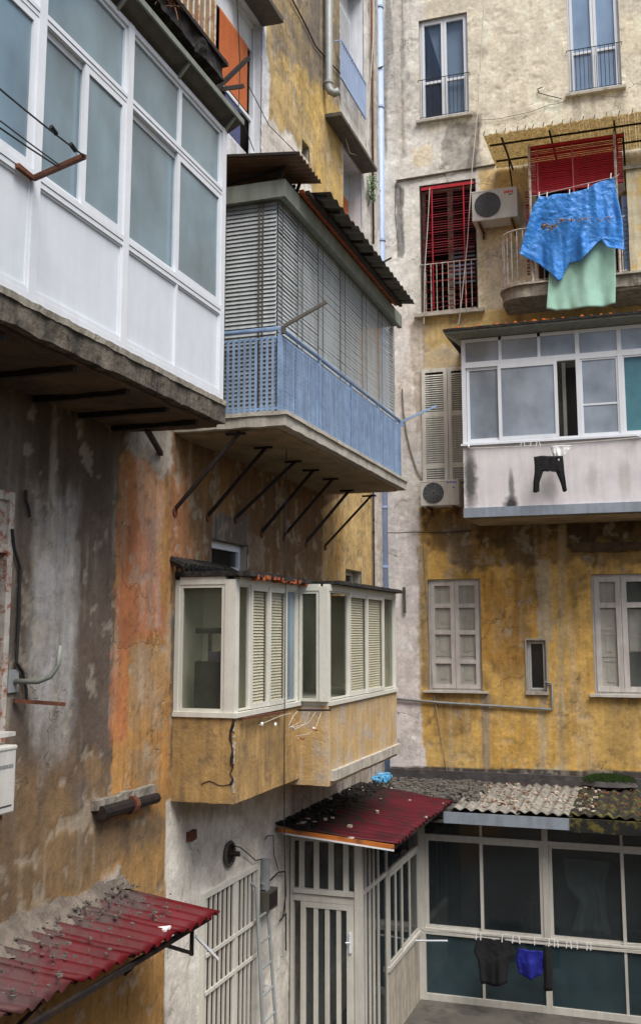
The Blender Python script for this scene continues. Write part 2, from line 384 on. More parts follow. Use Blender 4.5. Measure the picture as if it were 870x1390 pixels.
def slats(mb, s, u0, u1, z0, z1, d, pitch=.046, w=.05, tilt=50, th=.003, jit=0., droop=0.):
    n = int((z1-z0)/pitch); t = math.radians(tilt)
    for i in range(n):
        z = z1-pitch*(i+.5); a = t+rnd(-jit, jit); dz, dd = math.sin(a)*w/2, math.cos(a)*w/2
        e0, e1 = rnd(-droop, droop), rnd(-droop, droop)
        q = []
        for (u, e) in ((u0, e0), (u1, e1)):
            q.append([P(s, u, d-dd, z+dz+e), P(s, u, d+dd, z-dz+e), P(s, u, d+dd, z-dz+e-th), P(s, u, d-dd, z+dz+e-th)])
        mb.add(q[0]+q[1], [(0, 1, 5, 4), (1, 2, 6, 5), (2, 3, 7, 6), (3, 0, 4, 7), (0, 3, 2, 1), (4, 5, 6, 7)])
    return mb

# ------------------------------------------------------------------ painted walls
def sdpoly(pu, pz, poly):
    n = len(poly); d = np.full(pu.shape, 1e9); ins = np.zeros(pu.shape, bool)
    for i in range(n):
        ax, ay = poly[i]; bx, by = poly[(i+1) % n]
        ex, ey = bx-ax, by-ay; L2 = ex*ex+ey*ey or 1e-9
        t = np.clip(((pu-ax)*ex+(pz-ay)*ey)/L2, 0, 1)
        d = np.minimum(d, (pu-ax-t*ex)**2+(pz-ay-t*ey)**2)
        if ay != by:
            c = ((ay > pz) != (by > pz)) & (pu < (bx-ax)*(pz-ay)/(by-ay)+ax); ins ^= c
    d = np.sqrt(d); return np.where(ins, d, -d)
def paint_wall(s, name, parent, fine_u, fine_z, out_u, out_z, step, base, zones, openings):
    def axis(lo, hi, flo, fhi, cuts):
        a = np.concatenate([np.arange(lo, flo, .8), np.arange(flo, fhi, step), np.arange(fhi, hi, .8), [hi]])
        cuts = np.array(sorted(set(cuts)))
        keep = np.ones(len(a), bool)
        for c in cuts: keep &= np.abs(a-c) > step*.35
        return np.unique(np.concatenate([a[keep], cuts]))
    cu = [o[0] for o in openings]+[o[1] for o in openings]; cz = [o[2] for o in openings]+[o[3] for o in openings]
    us = axis(out_u[0], out_u[1], *fine_u, cu); zs = axis(out_z[0], out_z[1], *fine_z, cz)
    uu, zz = np.meshgrid(us, zs)
    u, z = uu.ravel(), zz.ravel()
    col = np.empty((len(u), 3)); col[:] = lin(base)
    depth = .016*(fbm(u*.9, z*.9, seed=5)-.5)+.006*(fbm(u*7, z*7, seed=6)-.5)
    streak = fbm(u*9, z*.45, seed=11); blot = fbm(u*2.1, z*2.1, seed=12, o=5); fineb = fbm(u*9, z*9, seed=13, o=4)
    col *= (1+.35*(blot-.5)+.25*(fineb-.5))[:, None]
    for k, zn in enumerate(zones):
        pts, c, soft, rag, op, brk, mode = zn[:7]
        dep = zn[7] if len(zn) > 7 else 0
        poly = [pix(s, *p) for p in pts]
        fr = 1.6/max(rag, .08) if rag < .5 else 3
        mg = soft+rag+.02; pu = [p[0] for p in poly]; pz = [p[1] for p in poly]
        I = np.nonzero((u > min(pu)-mg) & (u < max(pu)+mg) & (z > min(pz)-mg) & (z < max(pz)+mg))[0]
        if not len(I): continue
        ui, zi = u[I], z[I]
        sd = sdpoly(ui, zi, poly)+rag*2*(fbm(ui*min(fr, 12), zi*min(fr, 12)*(.5 if mode == 's' else 1), seed=40+k, o=5)-.5)
        a = sstep(-soft, soft, sd)*op
        if mode == 's': n = fbm(ui*11+k, zi*.5, seed=60+k, o=4)
        elif mode == 'w': n = fbm(ui*4+k, zi*.8, seed=60+k, o=5)
        else: n = fbm(ui*3.2+k, zi*3.2, seed=60+k, o=5)
        a = a*(1-brk+brk*sstep(.44, .58, n))
        c = desat(c)
        cc = np.array(lin(c))[None, :]*(1+.6*(fbm(ui*5+k, zi*(1.2 if mode != 'b' else 5), seed=80+k, o=4)-.5)+.4*(fbm(ui*1.7+k, zi*1.7, seed=90+k, o=3)-.5))[:, None]
        col[I] = col[I]*(1-a[:, None])+cc*a[:, None]; depth[I] = depth[I]+dep*a
    # overall weathering: washed runs, grime clouds, small flaked spots
    def over(a, c):
        nonlocal col
        a = a[:, None]; col = col*(1-a)+np.array(lin(c))[None, :]*a
    lum = col.mean(1); wt = 1-.8*sstep(.28, .48, lum)
    over(.34*sstep(.56, .74, fbm(u*10, z*.4, seed=21, o=4))*sstep(.4, .6, fbm(u*1.1, z*1.1, seed=22)), (196, 186, 166))
    over(.30*wt*sstep(.50, .70, fbm(u*2.6, z*1.1, seed=23, o=5)), (104, 88, 66))
    over(.24*wt*sstep(.54, .72, fbm(u*16, z*.8, seed=24, o=4)), (92, 76, 58))
    fl = sstep(.655, .68, fbm(u*5.5, z*5.5, seed=25, o=5)); over(.45*wt*fl, (176, 166, 148)); depth = depth-.009*fl
    over(.4*wt*sstep(.66, .70, fbm(u*13, z*11, seed=26, o=4)), (84, 72, 58))
    # grime below every sill
    for o in openings:
        du = np.maximum(np.maximum(o[0]-u, u-o[1]), 0); below = np.where(z < o[2], o[2]-z, 9)
        a = np.exp(-du/.06)*np.exp(-below/.5)*(.15+.6*sstep(.45, .6, streak))*.6
        col = col*(1-a[:, None])+np.array(lin((70, 60, 48)))[None, :]*a[:, None]
    col = np.clip(col, .01, .75)
    n, m = len(us), len(zs)
    idx = np.arange(n*m).reshape(m, n)
    q = np.stack([idx[:-1, :-1], idx[:-1, 1:], idx[1:, 1:], idx[1:, :-1]], -1)
    cu_, cz_ = np.meshgrid((us[:-1]+us[1:])/2, (zs[:-1]+zs[1:])/2)
    keep = np.ones(cu_.shape, bool)
    for o in openings: keep &= ~((cu_ > o[0]) & (cu_ < o[1]) & (cz_ > o[2]) & (cz_ < o[3]))
    q = q[keep]
    if s == 'L': q = q[:, :]; co = np.stack([XW+depth, u, z], -1)
    else: co = np.stack([u, YB-depth, z], -1)
    o0 = origin_of(parent); co = co-np.array(o0)
    me = bpy.data.meshes.new(name)
    me.vertices.add(len(co)); me.vertices.foreach_set('co', co.ravel())
    me.loops.add(q.size); me.loops.foreach_set('vertex_index', q.ravel().astype(np.int32))
    me.polygons.add(len(q)); me.polygons.foreach_set('loop_start', np.arange(0, q.size, 4, dtype=np.int32))
    me.polygons.foreach_set('loop_total', np.full(len(q), 4, dtype=np.int32))
    me.polygons.foreach_set('use_smooth', np.ones(len(q), bool))
    me.update(calc_edges=True); me.validate()
    at = me.color_attributes.new('Col', 'FLOAT_COLOR', 'POINT')
    at.data.foreach_set('color', np.concatenate([col, np.ones((len(col), 1))], 1).astype(np.float32).ravel())
    me.materials.append(WALL)
    o = bpy.data.objects.new(name, me); C.objects.link(o); o.parent = parent; o['_o'] = o0
    return o
def desat(c, k=.17):
    g_ = .3*c[0]+.59*c[1]+.11*c[2]; return tuple(v+(g_-v)*k for v in c)
def recess(s, o, dep, parent, m=REVEAL, back=DARK, room=.7):
    """plaster lining of an opening, and the room wall seen behind it"""
    u0, u1, z0, z1 = o; mb = MB(); t = .05; fr = .009
    mb.wb(s, u0-.004, u0-t, fr-.03, -dep, z0-t, z1+t); mb.wb(s, u1+.004, u1+t, fr-.03, -dep, z0-t, z1+t)
    mb.wb(s, u0-t, u1+t, fr-.031, -dep, z1+.004, z1+t); mb.wb(s, u0-t, u1+t, fr-.031, -dep, z0-.004, z0-t)
    # lining faces flush with the cut
    a = mb.build('reveal', m, parent)
    r = MB(); e = .05
    r.wb(s, u0-e, u0-e-.02, -dep, -dep-room, z0-e, z1+e); r.wb(s, u1+e, u1+e+.02, -dep, -dep-room, z0-e, z1+e)
    r.wb(s, u0-e, u1+e, -dep, -dep-room, z1+e, z1+e+.02); r.wb(s, u0-e, u1+e, -dep, -dep-room, z0-e-.02, z0-e)
    r.wb(s, u0-e-.02, u1+e+.02, -dep-room, -dep-room-.02, z0-e-.02, z1+e+.02)
    r.build('room_interior', back, parent)
    return a
def rect(s, x0, y0, x1, y1, d=0):
    a = pix(s, x0, y0, d); b = pix(s, x1, y1, d)
    return (min(a[0], b[0]), max(a[0], b[0]), min(a[1], b[1]), max(a[1], b[1]))
# ================================================================== BUILDINGS
L_, B_ = 'L', 'B'
bl = thing('apartment_building', (XW, 12, GZ), 'long ochre and orange peeling apartment block along the left of the courtyard', 'building')
bb = thing('apartment_building', (-2, YB, GZ), 'rear apartment block, pale grey plaster above and deep yellow plaster below', 'building')
def opn(s, a, b, c, d):   # u from pixels a, b ; z from pixels c (top), d (bottom)
    u = sorted((U(s, *a), U(s, *b))); z = sorted((Z(s, *c), Z(s, *d))); return (u[0], u[1], z[0], z[1])
OL = dict(
    door=opn(L_, (292, 60), (356, 60), (355, 32), (345, 220)),
    high=opn(L_, (462, 80), (494, 120), (462, -70), (494, 156)),
    mid=opn(L_, (466, 230), (491, 260), (490, 234), (490, 420)),
    vent=opn(L_, (410, 200), (420, 200), (415, 194), (415, 214)),
    small=opn(L_, (288, 750), (337, 750), (310, 735), (310, 778)),
    small2=opn(L_, (469, 780), (491, 780), (480, 774), (480, 806)),
    edge=opn(L_, (-160, 800), (13, 800), (13, 668), (8, 1012)),
    barred=opn(L_, (272, 1230), (348, 1230), (349, 1171), (349, 1420)))
OB = dict(
    w1=opn(B_, (569, 90), (635, 90), (602, 22), (605, 160)),
    w2=opn(B_, (770, 60), (841, 60), (808, -60), (808, 124)),
    w3=opn(B_, (570, 330), (647, 330), (608, 247), (612, 424)),
    w4=opn(B_, (578, 560), (650, 560), (600, 503), (600, 664)),
    w5=opn(B_, (581, 860), (653, 860), (616, 786), (616, 938)),
    w6=opn(B_, (804, 860), (885, 860), (840, 779), (840, 943)),
    w7=opn(B_, (715, 900), (741, 900), (728, 869), (728, 939)),
    door=opn(B_, (728, 300), (838, 300), (780, 205), (780, 405)))
SS, WW, BBm = 's', 'w', 'b'
zonesL = [
 # upper wall
 ([(340, -40), (530, -40), (530, 420), (430, 300), (330, 220)], (188, 158, 98), .05, .10, 1, 0, BBm),
 ([(365, -40), (466, -40), (466, 110), (452, 250), (430, 200), (395, 120), (368, 60)], (126, 116, 104), .10, .30, .85, .55, BBm),
 ([(400, -40), (500, -40), (470, 120), (430, 130), (400, 60)], (96, 90, 84), .2, .35, .6, .7, WW),
 ([(380, 70), (470, 150), (465, 300), (440, 285), (405, 130)], (206, 168, 84), .06, .2, .9, .5, BBm),
 ([(296, -60), (362, -60), (362, 70), (367, 100), (362, 215), (296, 215)], (214, 216, 220), .02, .03, 1, 0, BBm),
 ([(356, 175), (372, 160), (382, 180), (392, 176), (406, 200), (418, 208), (424, 262), (356, 250)], (212, 204, 194), .02, .09, 1, 0, BBm, -.01),
 ([(461, -60), (545, -60), (545, 500), (492, 380), (468, 300), (462, 160)], (208, 206, 200), .02, .05, 1, 0, BBm),
 ([(500, -60), (545, -60), (545, 330), (505, 330)], (128, 120, 112), .10, .2, .7, .5, SS),
 # big lower wall: general brown grime, with painted shade under the slab
 ([(-400, 400), (240, 560), (240, 1120), (-400, 1500)], (96, 82, 70), .1, .2, 1, 0, WW),
 ([(-300, 500), (30, 560), (30, 1110), (-300, 1200)], (108, 100, 92), .15, .2, .8, .3, SS),
 ([(46, 660), (104, 655), (112, 820), (100, 1020), (60, 1060), (40, 980), (42, 800)], (160, 155, 148), .12, .14, .95, .35, SS),
 ([(50, 760), (96, 760), (98, 950), (60, 980)], (184, 181, 178), .10, .12, .8, .6, SS),
 ([(40, 560), (150, 560), (150, 665), (40, 680)], (78, 62, 46), .15, .2, .8, .3, SS),  # brown deepened below the slab, its shade painted into the wall colour
 ([(112, 700), (156, 700), (152, 860), (150, 1070), (104, 1060), (108, 840)], (106, 90, 78), .04, .06, .95, .1, BBm),
 ([(-200, 1020), (152, 1020), (160, 1200), (-200, 1400)], (140, 108, 70), .15, .3, .8, .45, SS),
 ([(100, 1060), (140, 1060), (150, 1150), (100, 1160)], (96, 88, 90), .1, .15, .7, .3, SS),
 ([(60, 1080), (230, 1080), (230, 1240), (60, 1240)], (150, 118, 74), .1, .25, .6, .3, SS),
 ([(164, 620), (186, 590), (232, 590), (232, 1110), (150, 1110), (156, 850)], (186, 132, 66), .02, .05, 1, 0, WW, -.004),
 ([(160, 690), (212, 700), (226, 860), (190, 870), (156, 905), (157, 800)], (200, 118, 70), .06, .16, 1, .15, SS),
 ([(166, 640), (186, 600), (190, 690), (163, 700)], (190, 112, 62), .04, .1, .9, .2, SS),
 ([(150, 940), (158, 880), (176, 880), (172, 1000), (150, 1010)], (204, 120, 68), .03, .09, .95, .3, BBm),
 ([(184, 615), (226, 610), (224, 720), (200, 730), (188, 690)], (206, 152, 122), .03, .10, .9, .35, SS),
 ([(196, 700), (222, 700), (220, 850), (200, 850)], (186, 150, 128), .03, .10, .8, .6, SS),
 ([(178, 880), (222, 880), (222, 990), (180, 985)], (170, 140, 104), .04, .14, .85, .5, BBm),
 ([(174, 1020), (215, 1010), (215, 1070), (180, 1060)], (160, 132, 98), .04, .12, .7, .5, BBm),
 ([(172, 575), (240, 575), (242, 640), (222, 650), (200, 625), (186, 626), (172, 610)], (176, 168, 156), .02, .09, 1, .1, BBm, .006),
 # below the blue balcony
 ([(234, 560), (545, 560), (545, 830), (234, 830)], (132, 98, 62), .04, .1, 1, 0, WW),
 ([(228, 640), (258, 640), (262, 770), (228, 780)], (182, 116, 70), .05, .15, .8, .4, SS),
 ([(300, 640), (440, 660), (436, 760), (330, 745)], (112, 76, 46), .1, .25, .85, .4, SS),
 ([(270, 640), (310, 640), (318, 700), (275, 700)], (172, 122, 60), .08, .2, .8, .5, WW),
 ([(292, 696), (338, 700), (340, 742), (332, 775), (284, 775), (286, 735)], (108, 100, 92), .02, .08, .95, .1, BBm, -.006),
 ([(336, 720), (358, 730), (360, 775), (336, 770)], (150, 130, 108), .03, .1, .8, .4, BBm),
 ([(438, 690), (508, 640), (506, 835), (438, 835)], (196, 162, 100), .012, .015, 1, .05, BBm),
 ([(438, 700), (466, 690), (464, 830), (438, 830)], (176, 130, 60), .06, .15, .8, .5, SS),
 ([(506, 600), (560, 600), (560, 860), (506, 860)], (206, 196, 186), .01, .02, 1, 0, BBm),
 # bay lower surround & ground floor white wall
 ([(226, 1086), (700, 1000), (700, 1500), (222, 1500)], (216, 210, 198), .008, .012, 1, 0, BBm),
 ([(395, 1040), (560, 1010), (560, 1150), (395, 1150)], (138, 122, 110), .06, .12, .85, .3, SS),
 ([(228, 1088), (330, 1088), (330, 1110), (228, 1110)], (150, 138, 120), .06, .1, .6, .3, SS),
 ([(-100, 1330), (60, 1250), (120, 1210), (160, 1180), (163, 1215), (40, 1290), (-60, 1420)], (150, 142, 132), .02, .12, 1, .1, BBm, .03),
]
zonesB = [
 # pale upper storeys
 ([(500, -60), (900, -60), (900, 430), (500, 430)], (222, 213, 190), .1, .2, .97, .05, BBm),
 ([(505, -60), (572, -60), (568, 180), (640, 175), (660, 330), (560, 430), (505, 430)], (216, 212, 204), .06, .2, .95, .15, BBm),
 ([(510, -60), (556, -60), (552, 130), (548, 210), (512, 200)], (140, 134, 128), .1, .22, .8, .6, SS),
 ([(606, 168), (650, 168), (652, 225), (640, 232), (598, 236), (598, 196)], (164, 158, 148), .02, .09, .9, .2, BBm, -.006),
 ([(640, 150), (654, 155), (646, 232), (634, 232)], (84, 78, 72), .03, .06, .8, .3, SS),
 ([(536, 250), (548, 255), (548, 350), (538, 350)], (60, 62, 66), .012, .04, .9, .3, SS, -.012),
 ([(830, 20), (900, 20), (900, 80), (836, 70)], (220, 208, 178), .03, .1, .8, .2, BBm),
 ([(558, 205), (585, 195), (588, 225), (560, 228)], (222, 200, 160), .03, .1, .7, .3, BBm),
 ([(650, 230), (720, 226), (716, 250), (706, 312), (700, 330), (654, 330), (650, 300)], (206, 172, 106), .03, .05, .95, .1, BBm),
 ([(650, 310), (735, 310), (735, 440), (650, 440)], (214, 194, 152), .04, .12, .95, .2, BBm),
 ([(660, 340), (700, 330), (700, 420), (664, 430)], (196, 184, 164), .03, .14, .8, .4, BBm),
 ([(576, 425), (660, 422), (870, 395), (880, 470), (576, 520)], (214, 182, 112), .02, .07, 1, .05, BBm),
 ([(568, 470), (640, 470), (640, 510), (568, 510)], (196, 184, 156), .05, .15, .8, .3, BBm),
 ([(566, 500), (700, 490), (700, 700), (566, 700)], (196, 178, 144), .02, .05, 1, 0, BBm),
 ([(520, 420), (573, 420), (573, 720), (520, 720)], (222, 215, 208), .02, .05, 1, 0, BBm),
 ([(555, 440), (575, 430), (577, 560), (566, 600)], (176, 162, 140), .02, .06, .8, .3, SS),
 # deep yellow storey
 ([(570, 690), (900, 690), (900, 1075), (572, 1075)], (216, 168, 80), .012, .045, 1, 0, BBm),
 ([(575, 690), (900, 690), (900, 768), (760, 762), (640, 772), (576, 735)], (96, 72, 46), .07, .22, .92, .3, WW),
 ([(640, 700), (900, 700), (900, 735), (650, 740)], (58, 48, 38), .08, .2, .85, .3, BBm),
 ([(600, 715), (640, 712), (640, 775), (610, 760)], (128, 116, 102), .03, .12, .85, .3, BBm),
 ([(690, 700), (735, 700), (725, 790), (695, 780)], (120, 98, 66), .04, .16, .8, .4, WW),
 ([(650, 780), (735, 780), (735, 900), (650, 900)], (196, 136, 40), .08, .2, .7, .4, SS),
 ([(690, 820), (720, 800), (720, 900), (700, 940), (664, 900)], (158, 110, 44), .06, .2, .6, .5, BBm),
 ([(728, 760), (748, 760), (750, 870), (742, 870), (742, 1060), (730, 1060), (731, 950)], (186, 168, 134), .015, .05, .9, .2, SS),
 ([(756, 700), (768, 700), (766, 1050), (756, 1050)], (176, 156, 118), .012, .04, .8, .35, SS),
 ([(652, 942), (666, 942), (664, 1050), (656, 1050)], (176, 158, 138), .012, .025, .85, .1, SS),
 ([(664, 990), (720, 980), (722, 1050), (668, 1050)], (216, 164, 66), .04, .1, .8, .2, BBm),
 ([(576, 1000), (650, 1010), (655, 1050), (576, 1050)], (206, 168, 92), .04, .12, .8, .2, BBm),
 ([(790, 950), (880, 950), (880, 1040), (790, 1040)], (206, 164, 84), .05, .14, .8, .3, SS),
 ([(586, 940), (645, 942), (640, 1000), (590, 1000)], (166, 132, 76), .05, .12, .6, .4, SS),
 ([(700, 1042), (762, 1042), (765, 1056), (700, 1056)], (206, 190, 150), .012, .05, .9, .1, BBm),
 ([(500, 700), (566, 700), (572, 780), (567, 860), (570, 960), (577, 1030), (582, 1075), (500, 1075)], (216, 208, 204), .012, .05, 1, 0, BBm),
 ([(566, 740), (580, 745), (584, 935), (572, 930)], (150, 130, 96), .015, .04, .8, .2, SS),
 ([(530, 1040), (900, 1048), (900, 1065), (530, 1062)], (72, 68, 68), .008, .012, 1, 0, BBm),
 ([(440, 1085), (950, 1085), (950, 1500), (440, 1500)], (150, 144, 134), .05, .1, 1, 0, BBm),
]
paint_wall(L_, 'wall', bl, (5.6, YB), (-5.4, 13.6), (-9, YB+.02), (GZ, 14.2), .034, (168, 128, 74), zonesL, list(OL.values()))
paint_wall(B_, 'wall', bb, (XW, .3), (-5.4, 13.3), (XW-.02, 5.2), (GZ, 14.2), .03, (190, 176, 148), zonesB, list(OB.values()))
# unseen sides behind and beside the viewer, added and kept low for the light
def plain_block(name, label, s0):
    r = thing(name, s0[6], label, 'building')
    w = MB().box(*s0[:6]).build('wall', PLASTER2, r)
    return r, w
br_, _w = plain_block('apartment_building', 'plain ochre unseen block added at the right, kept low for the light', (5.2, 11, -9, YB+3, GZ, 1.0, (8, 5, GZ)))
bk_, _w = plain_block('apartment_building', 'plain ochre unseen block added behind the viewer, kept low for the light', (-11, 11, -14, -9, GZ, 2.0, (0, -11, GZ)))
for k in range(6):
    for j in range(1):
        y0 = -6+k*4; z0 = -4+j*3.8
        w = MB(); w.box(5.13, 5.19, y0-.06, y0+1.06, z0-.06, z0+2.06)
        f = w.build('window', OLDWOOD, br_); MB().box(5.115, 5.127, y0+.04, y0+.96, z0+.04, z0+1.94).build('pane', G_DARK, f)
bpy.context.view_layer.update()
g = MB().grid(lambda a, b: (-30+60*a, -40+80*b, GZ), 60, 80).build('ground', FLOORM); g['kind'] = 'structure'; g['label'] = 'worn grey concrete floor of the courtyard'

# ---- windows of the rear building
def casements(s, o, dep, par, fm, gm, n=2, w=.05, rows=(), back=DARK, rv=REVEAL, lab=None, gap=.01, outer=.04):
    recess(s, o, dep+.02, par, rv, back)
    u0, u1, z0, z1 = o
    f = frame(MB(), s, u0, u1, z0, z1, -dep-.03, -dep+.03, outer)
    W_ = (u1-u0-2*outer)/n
    for k in range(n):
        a = u0+outer+k*W_+.003; b = a+W_-.006
        frame(f, s, a, b, z0+outer+.003, z1-outer-.003, -dep-.02, -dep+.045, w, (), rows)
    fo = f.build('window', fm, par)
    MB().wb(s, u0+outer+w*.6, u1-outer-w*.6, -dep+.004, -dep+.009, z0+outer+w*.6, z1-outer-w*.6).build('pane', gm, fo)
    if lab: fo['label'] = lab
    return fo
def sill(s, o, par, m=CONCL, over=.07, d=.09, t=.045):
    u0, u1, z0, z1 = o; mb = MB()
    if s == 'B': mb.rough_box(u0-over, u1+over, YB-d, YB+.05, z0-t, z0+.004, .05, .004)
    else: mb.rough_box(XW-.05, XW+d, u0-over, u1+over, z0-t, z0+.004, .05, .004)
    mb.build('sill', m, par)
def guard(s, o, par, d, z0, z1, n, m=IRON, r=.007, over=.06):
    u0, u1 = o[0]-over, o[1]+over; mb = MB()
    mb.tube([P(s, u0, 0, z1), P(s, u0, d, z1), P(s, u1, d, z1), P(s, u1, 0, z1)], r*1.3, 6)
    mb.tube([P(s, u0+.03, d, z0), P(s, u1-.03, d, z0)], r, 6)
    for k in range(n):
        u = u0+.05+(u1-u0-.1)*(k+.5)/n; mb.tube([P(s, u, d, z0), P(s, u, d, z1-.002)], r, 5)
    return mb.build('guard_rail', m, par)
for key, zr, lab in (('w1', 107, 'white double window whose cut curtain imitates a dark reflection'), ('w2', 66, 'white double window with closed pale blue curtains at the top right')):
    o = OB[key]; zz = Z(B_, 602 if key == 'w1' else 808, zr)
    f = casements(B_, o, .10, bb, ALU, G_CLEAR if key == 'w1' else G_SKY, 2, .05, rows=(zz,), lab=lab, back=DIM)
    q_ = (o[0]+o[1])/2
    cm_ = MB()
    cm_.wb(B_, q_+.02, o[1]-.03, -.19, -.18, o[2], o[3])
    if key == 'w1': cm_.add([P(B_, o[0]+.12, -.185, o[3]), P(B_, q_+.02, -.185, o[3]), P(B_, q_+.02, -.185, o[2]+.7)], [(0, 1, 2)])  # diagonal cut leaves a dark corner in place of the pane's reflection
    else: cm_.wb(B_, o[0]+.03, q_-.02, -.19, -.18, o[2], o[3])
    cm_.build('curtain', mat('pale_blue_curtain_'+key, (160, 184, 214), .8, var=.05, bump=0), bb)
    sill(B_, o, bb); guard(B_, o, bb, .05, o[2]+.05, zz+.02, 12, IRON, .006, .03)
# white curtains half way behind the upper window panes
# red shuttered window
o = OB['w3']; recess(B_, o, .3, bb, REVEAL, DARK)
f = frame(MB(), B_, *o, -.30, -.24, .06, cols=((o[0]+o[1])/2,), mw=.1).build('window', RUSTWHITE, bb)
bl_ = MB()
slats(bl_, B_, o[0]+.04, o[1]-.05, o[2]+1.15, o[3]-.1, -.05, .052, .05, 35, .004, .25, .012)
slats(bl_, B_, o[0]+.04, o[1]-.05, o[2]+.05, o[2]+1.1, -.05, .075, .05, 20, .004, .6, .05)
bl_.wb(B_, o[0]+.03, o[1]-.03, -.09, -.02, o[3]-.09, o[3]-.03)
r = bl_.build('venetian_blind', REDDK, bb)
tp = MB()
for t in (.22, .78): tp.wb(B_, o[0]+(o[1]-o[0])*t-.012, o[0]+(o[1]-o[0])*t+.012, -.02, -.018, o[2]+.1, o[3]-.1)
tp.wb(B_, o[0]+.03, o[1]-.03, -.016, -.012, o[3]-.1, o[3]-.04)
tp.build('tape', REDB, r)
lb = MB()
for k in range(9): lb.wb(B_, o[0]+.6, o[1]-.08, -.2, -.19, o[2]+1.3-k*.085, o[2]+1.34-k*.085)
lb.build('inner_shutter', PIPEB, bb)
sill(B_, o, bb, CONCL, .12, .12, .06); guard(B_, o, bb, .06, o[2]+.03, Z(B_, 612, 357), 9, RUSTWHITE, .009, .0)
# moulded plaster frame above it
# louvred shutters
o = OB['w4']; recess(B_, o, .12, bb, REVEAL, DARK)
def louvre_leaf(u0, u1, z0, z1, par, rails):
    mb = frame(MB(), B_, u0, u1, z0, z1, .0, .045, .07, rows=rails, mw=.09)
    zs = [z0+.07]+[r for r in rails]+[z1-.07]
    for a, b in zip(zs[:-1], zs[1:]): slats(mb, B_, u0+.06, u1-.06, a+.03, b-.03, .022, .042, .05, 42, .006)
    return mb.build('shutter', LOUVRE, par)
zt = o[3]+.04; zb = o[2]; zr = Z(B_, 600, 562); zr2 = Z(B_, 600, 632)
um = U(B_, 608, 560)
louvre_leaf(U(B_, 573, 560), um-.005, zb, zt, bb, (zr, zr2)); louvre_leaf(um+.005, um+(um-U(B_, 573, 560)), zb, zt, bb, (zr, zr2))
# the old windows of the yellow storey with inner shutters
def inner_shutter(s, u0, u1, z0, z1, d, par, rails):
    mb = MB().wb(s, u0, u1, d-.02, d, z0, z1)
    zs = [z0]+list(rails)+[z1]
    for a, b in zip(zs[:-1], zs[1:]):
        frame(mb, s, u0+.02, u1-.02, a+.015, b-.015, d, d+.012, .05)
        mb.wb(s, u0+.11, u1-.11, d+.0005, d+.009, a+.1, b-.1)
    return mb.build('inner_shutter', OLDWOOD, par)
o = OB['w5']; zt, zb = o[3], o[2]; H = zt-zb
f = casements(B_, o, .09, bb, OLDWOOD, G_INNER, 2, .075, rows=(zb+H*.26, zb+H*.52, zb+H*.76), back=DIM, lab='old double window with grey inner shutters left of the yellow wall')
mid = (o[0]+o[1])/2
for a, b in ((o[0]+.09, mid-.05), (mid+.05, o[1]-.09)): inner_shutter(B_, a, b, zb+.1, zt-.1, -.102, bb, (zb+H*.3, zb+H*.55, zb+H*.77))
sill(B_, o, bb, GREYFR, .1, .08, .03)
o = OB['w6']; zt, zb = o[3], o[2]; H = zt-zb; mid = (o[0]+o[1])/2
f = casements(B_, o, .09, bb, OLDWOOD, G_INNER, 2, .09, rows=(zb+H*.74,), back=DIM, lab='wide old double window with pale inner shutters at the right')
inner_shutter(B_, o[0]+.1, mid-.05, zb+.1, zt-.1, -.102, bb, (zb+H*.3, zb+H*.52, zb+H*.76))
inner_shutter(B_, mid+.1, o[1]-.14, zb+H*.35, zt-.6, -.2, bb, (zb+H*.5,))
sill(B_, o, bb, GREYFR, .08, .09, .04)
o = OB['w7']; f = casements(B_, o, .12, bb, GREYFR, G_DARK, 1, .03, outer=.03, rv=OLDWOOD, lab='narrow dark slit window in the yellow wall')
st = frame(MB(), B_, o[0]-.03, o[1]+.03, o[2]-.05, o[3]+.03, 0, .02, .03).build('window_surround', REVEAL, bb)
sill(B_, o, bb, REVEAL, .03, .05, .05)
# rear door behind the tarpaulin
o = OB['door']; recess(B_, o, .25, bb, REVEAL, DARK)
frame(MB(), B_, *o, -.25, -.2, .07, cols=((o[0]+o[1])/2,), rows=(o[2]+.9,)).build('balcony_door', RUST, bb)
# bitumen band and ledge at the foot of the yellow wall
a = Z(B_, 700, 1050); MB().rough_box(XW, 1.2, YB-.06, YB+.02, Z(B_, 700, 1068), a, .07, .014).build('flashing_band', BASE, bb)
# dark ragged beam under the white balcony at the right
MB().rough_box(U(B_, 775, 735), .3, YB-.09, YB, Z(B_, 820, 748), Z(B_, 820, 737), .05, .03, 12).build('broken_moulding', UNDER, bb)
# plaster lines around the red window
mb = MB(); mb.bar(P(B_, U(B_, 538, 244), .02, Z(B_, 538, 246)), P(B_, U(B_, 672, 222), .02, Z(B_, 672, 224)), .03, .025); mb.build('string_course', UNDER, bb)

# ---- windows of the left building
o = OL['door']; Yd = o[1]
dp = (XW-onY(342, 60, Yd)[0]); recess(L_, o, dp, bl, REVEALW, DARK)
Wd = dp-.04
oz = Z(L_, 337, 64, -Wd); obz = Z(L_, 334, 152, -Wd)
fr_ = frame(MB(), L_, o[0]-.04, o[1]+.04, o[2], o[3], -dp-.02, -dp+.04, .07).build('balcony_door', ALU, bl)
mb = MB()
mb.wb(L_, o[0], o[1]-.06, -dp, -dp+.02, oz+.03, o[3]-.04)
mb.build('lintel_panel', REVEALW, fr_)
mb = MB(); slats(mb, L_, o[0]+.35, o[1]-.27, obz, oz, -dp+.05, .032, .034, 80, .004); mb.build('roller_shutter', ORANGE, bl)
MB().wb(L_, o[0]+.6, o[1]-.45, -dp+.03, -dp+.035, o[2]+.05, obz-.03).build('pane', BLUEDK, fr_)
frame(MB(), L_, o[0]+.05, o[1]-.07, o[2]+.02, obz-.01, -dp+.02, -dp+.05, .05).build('lower_frame', ALU, fr_)
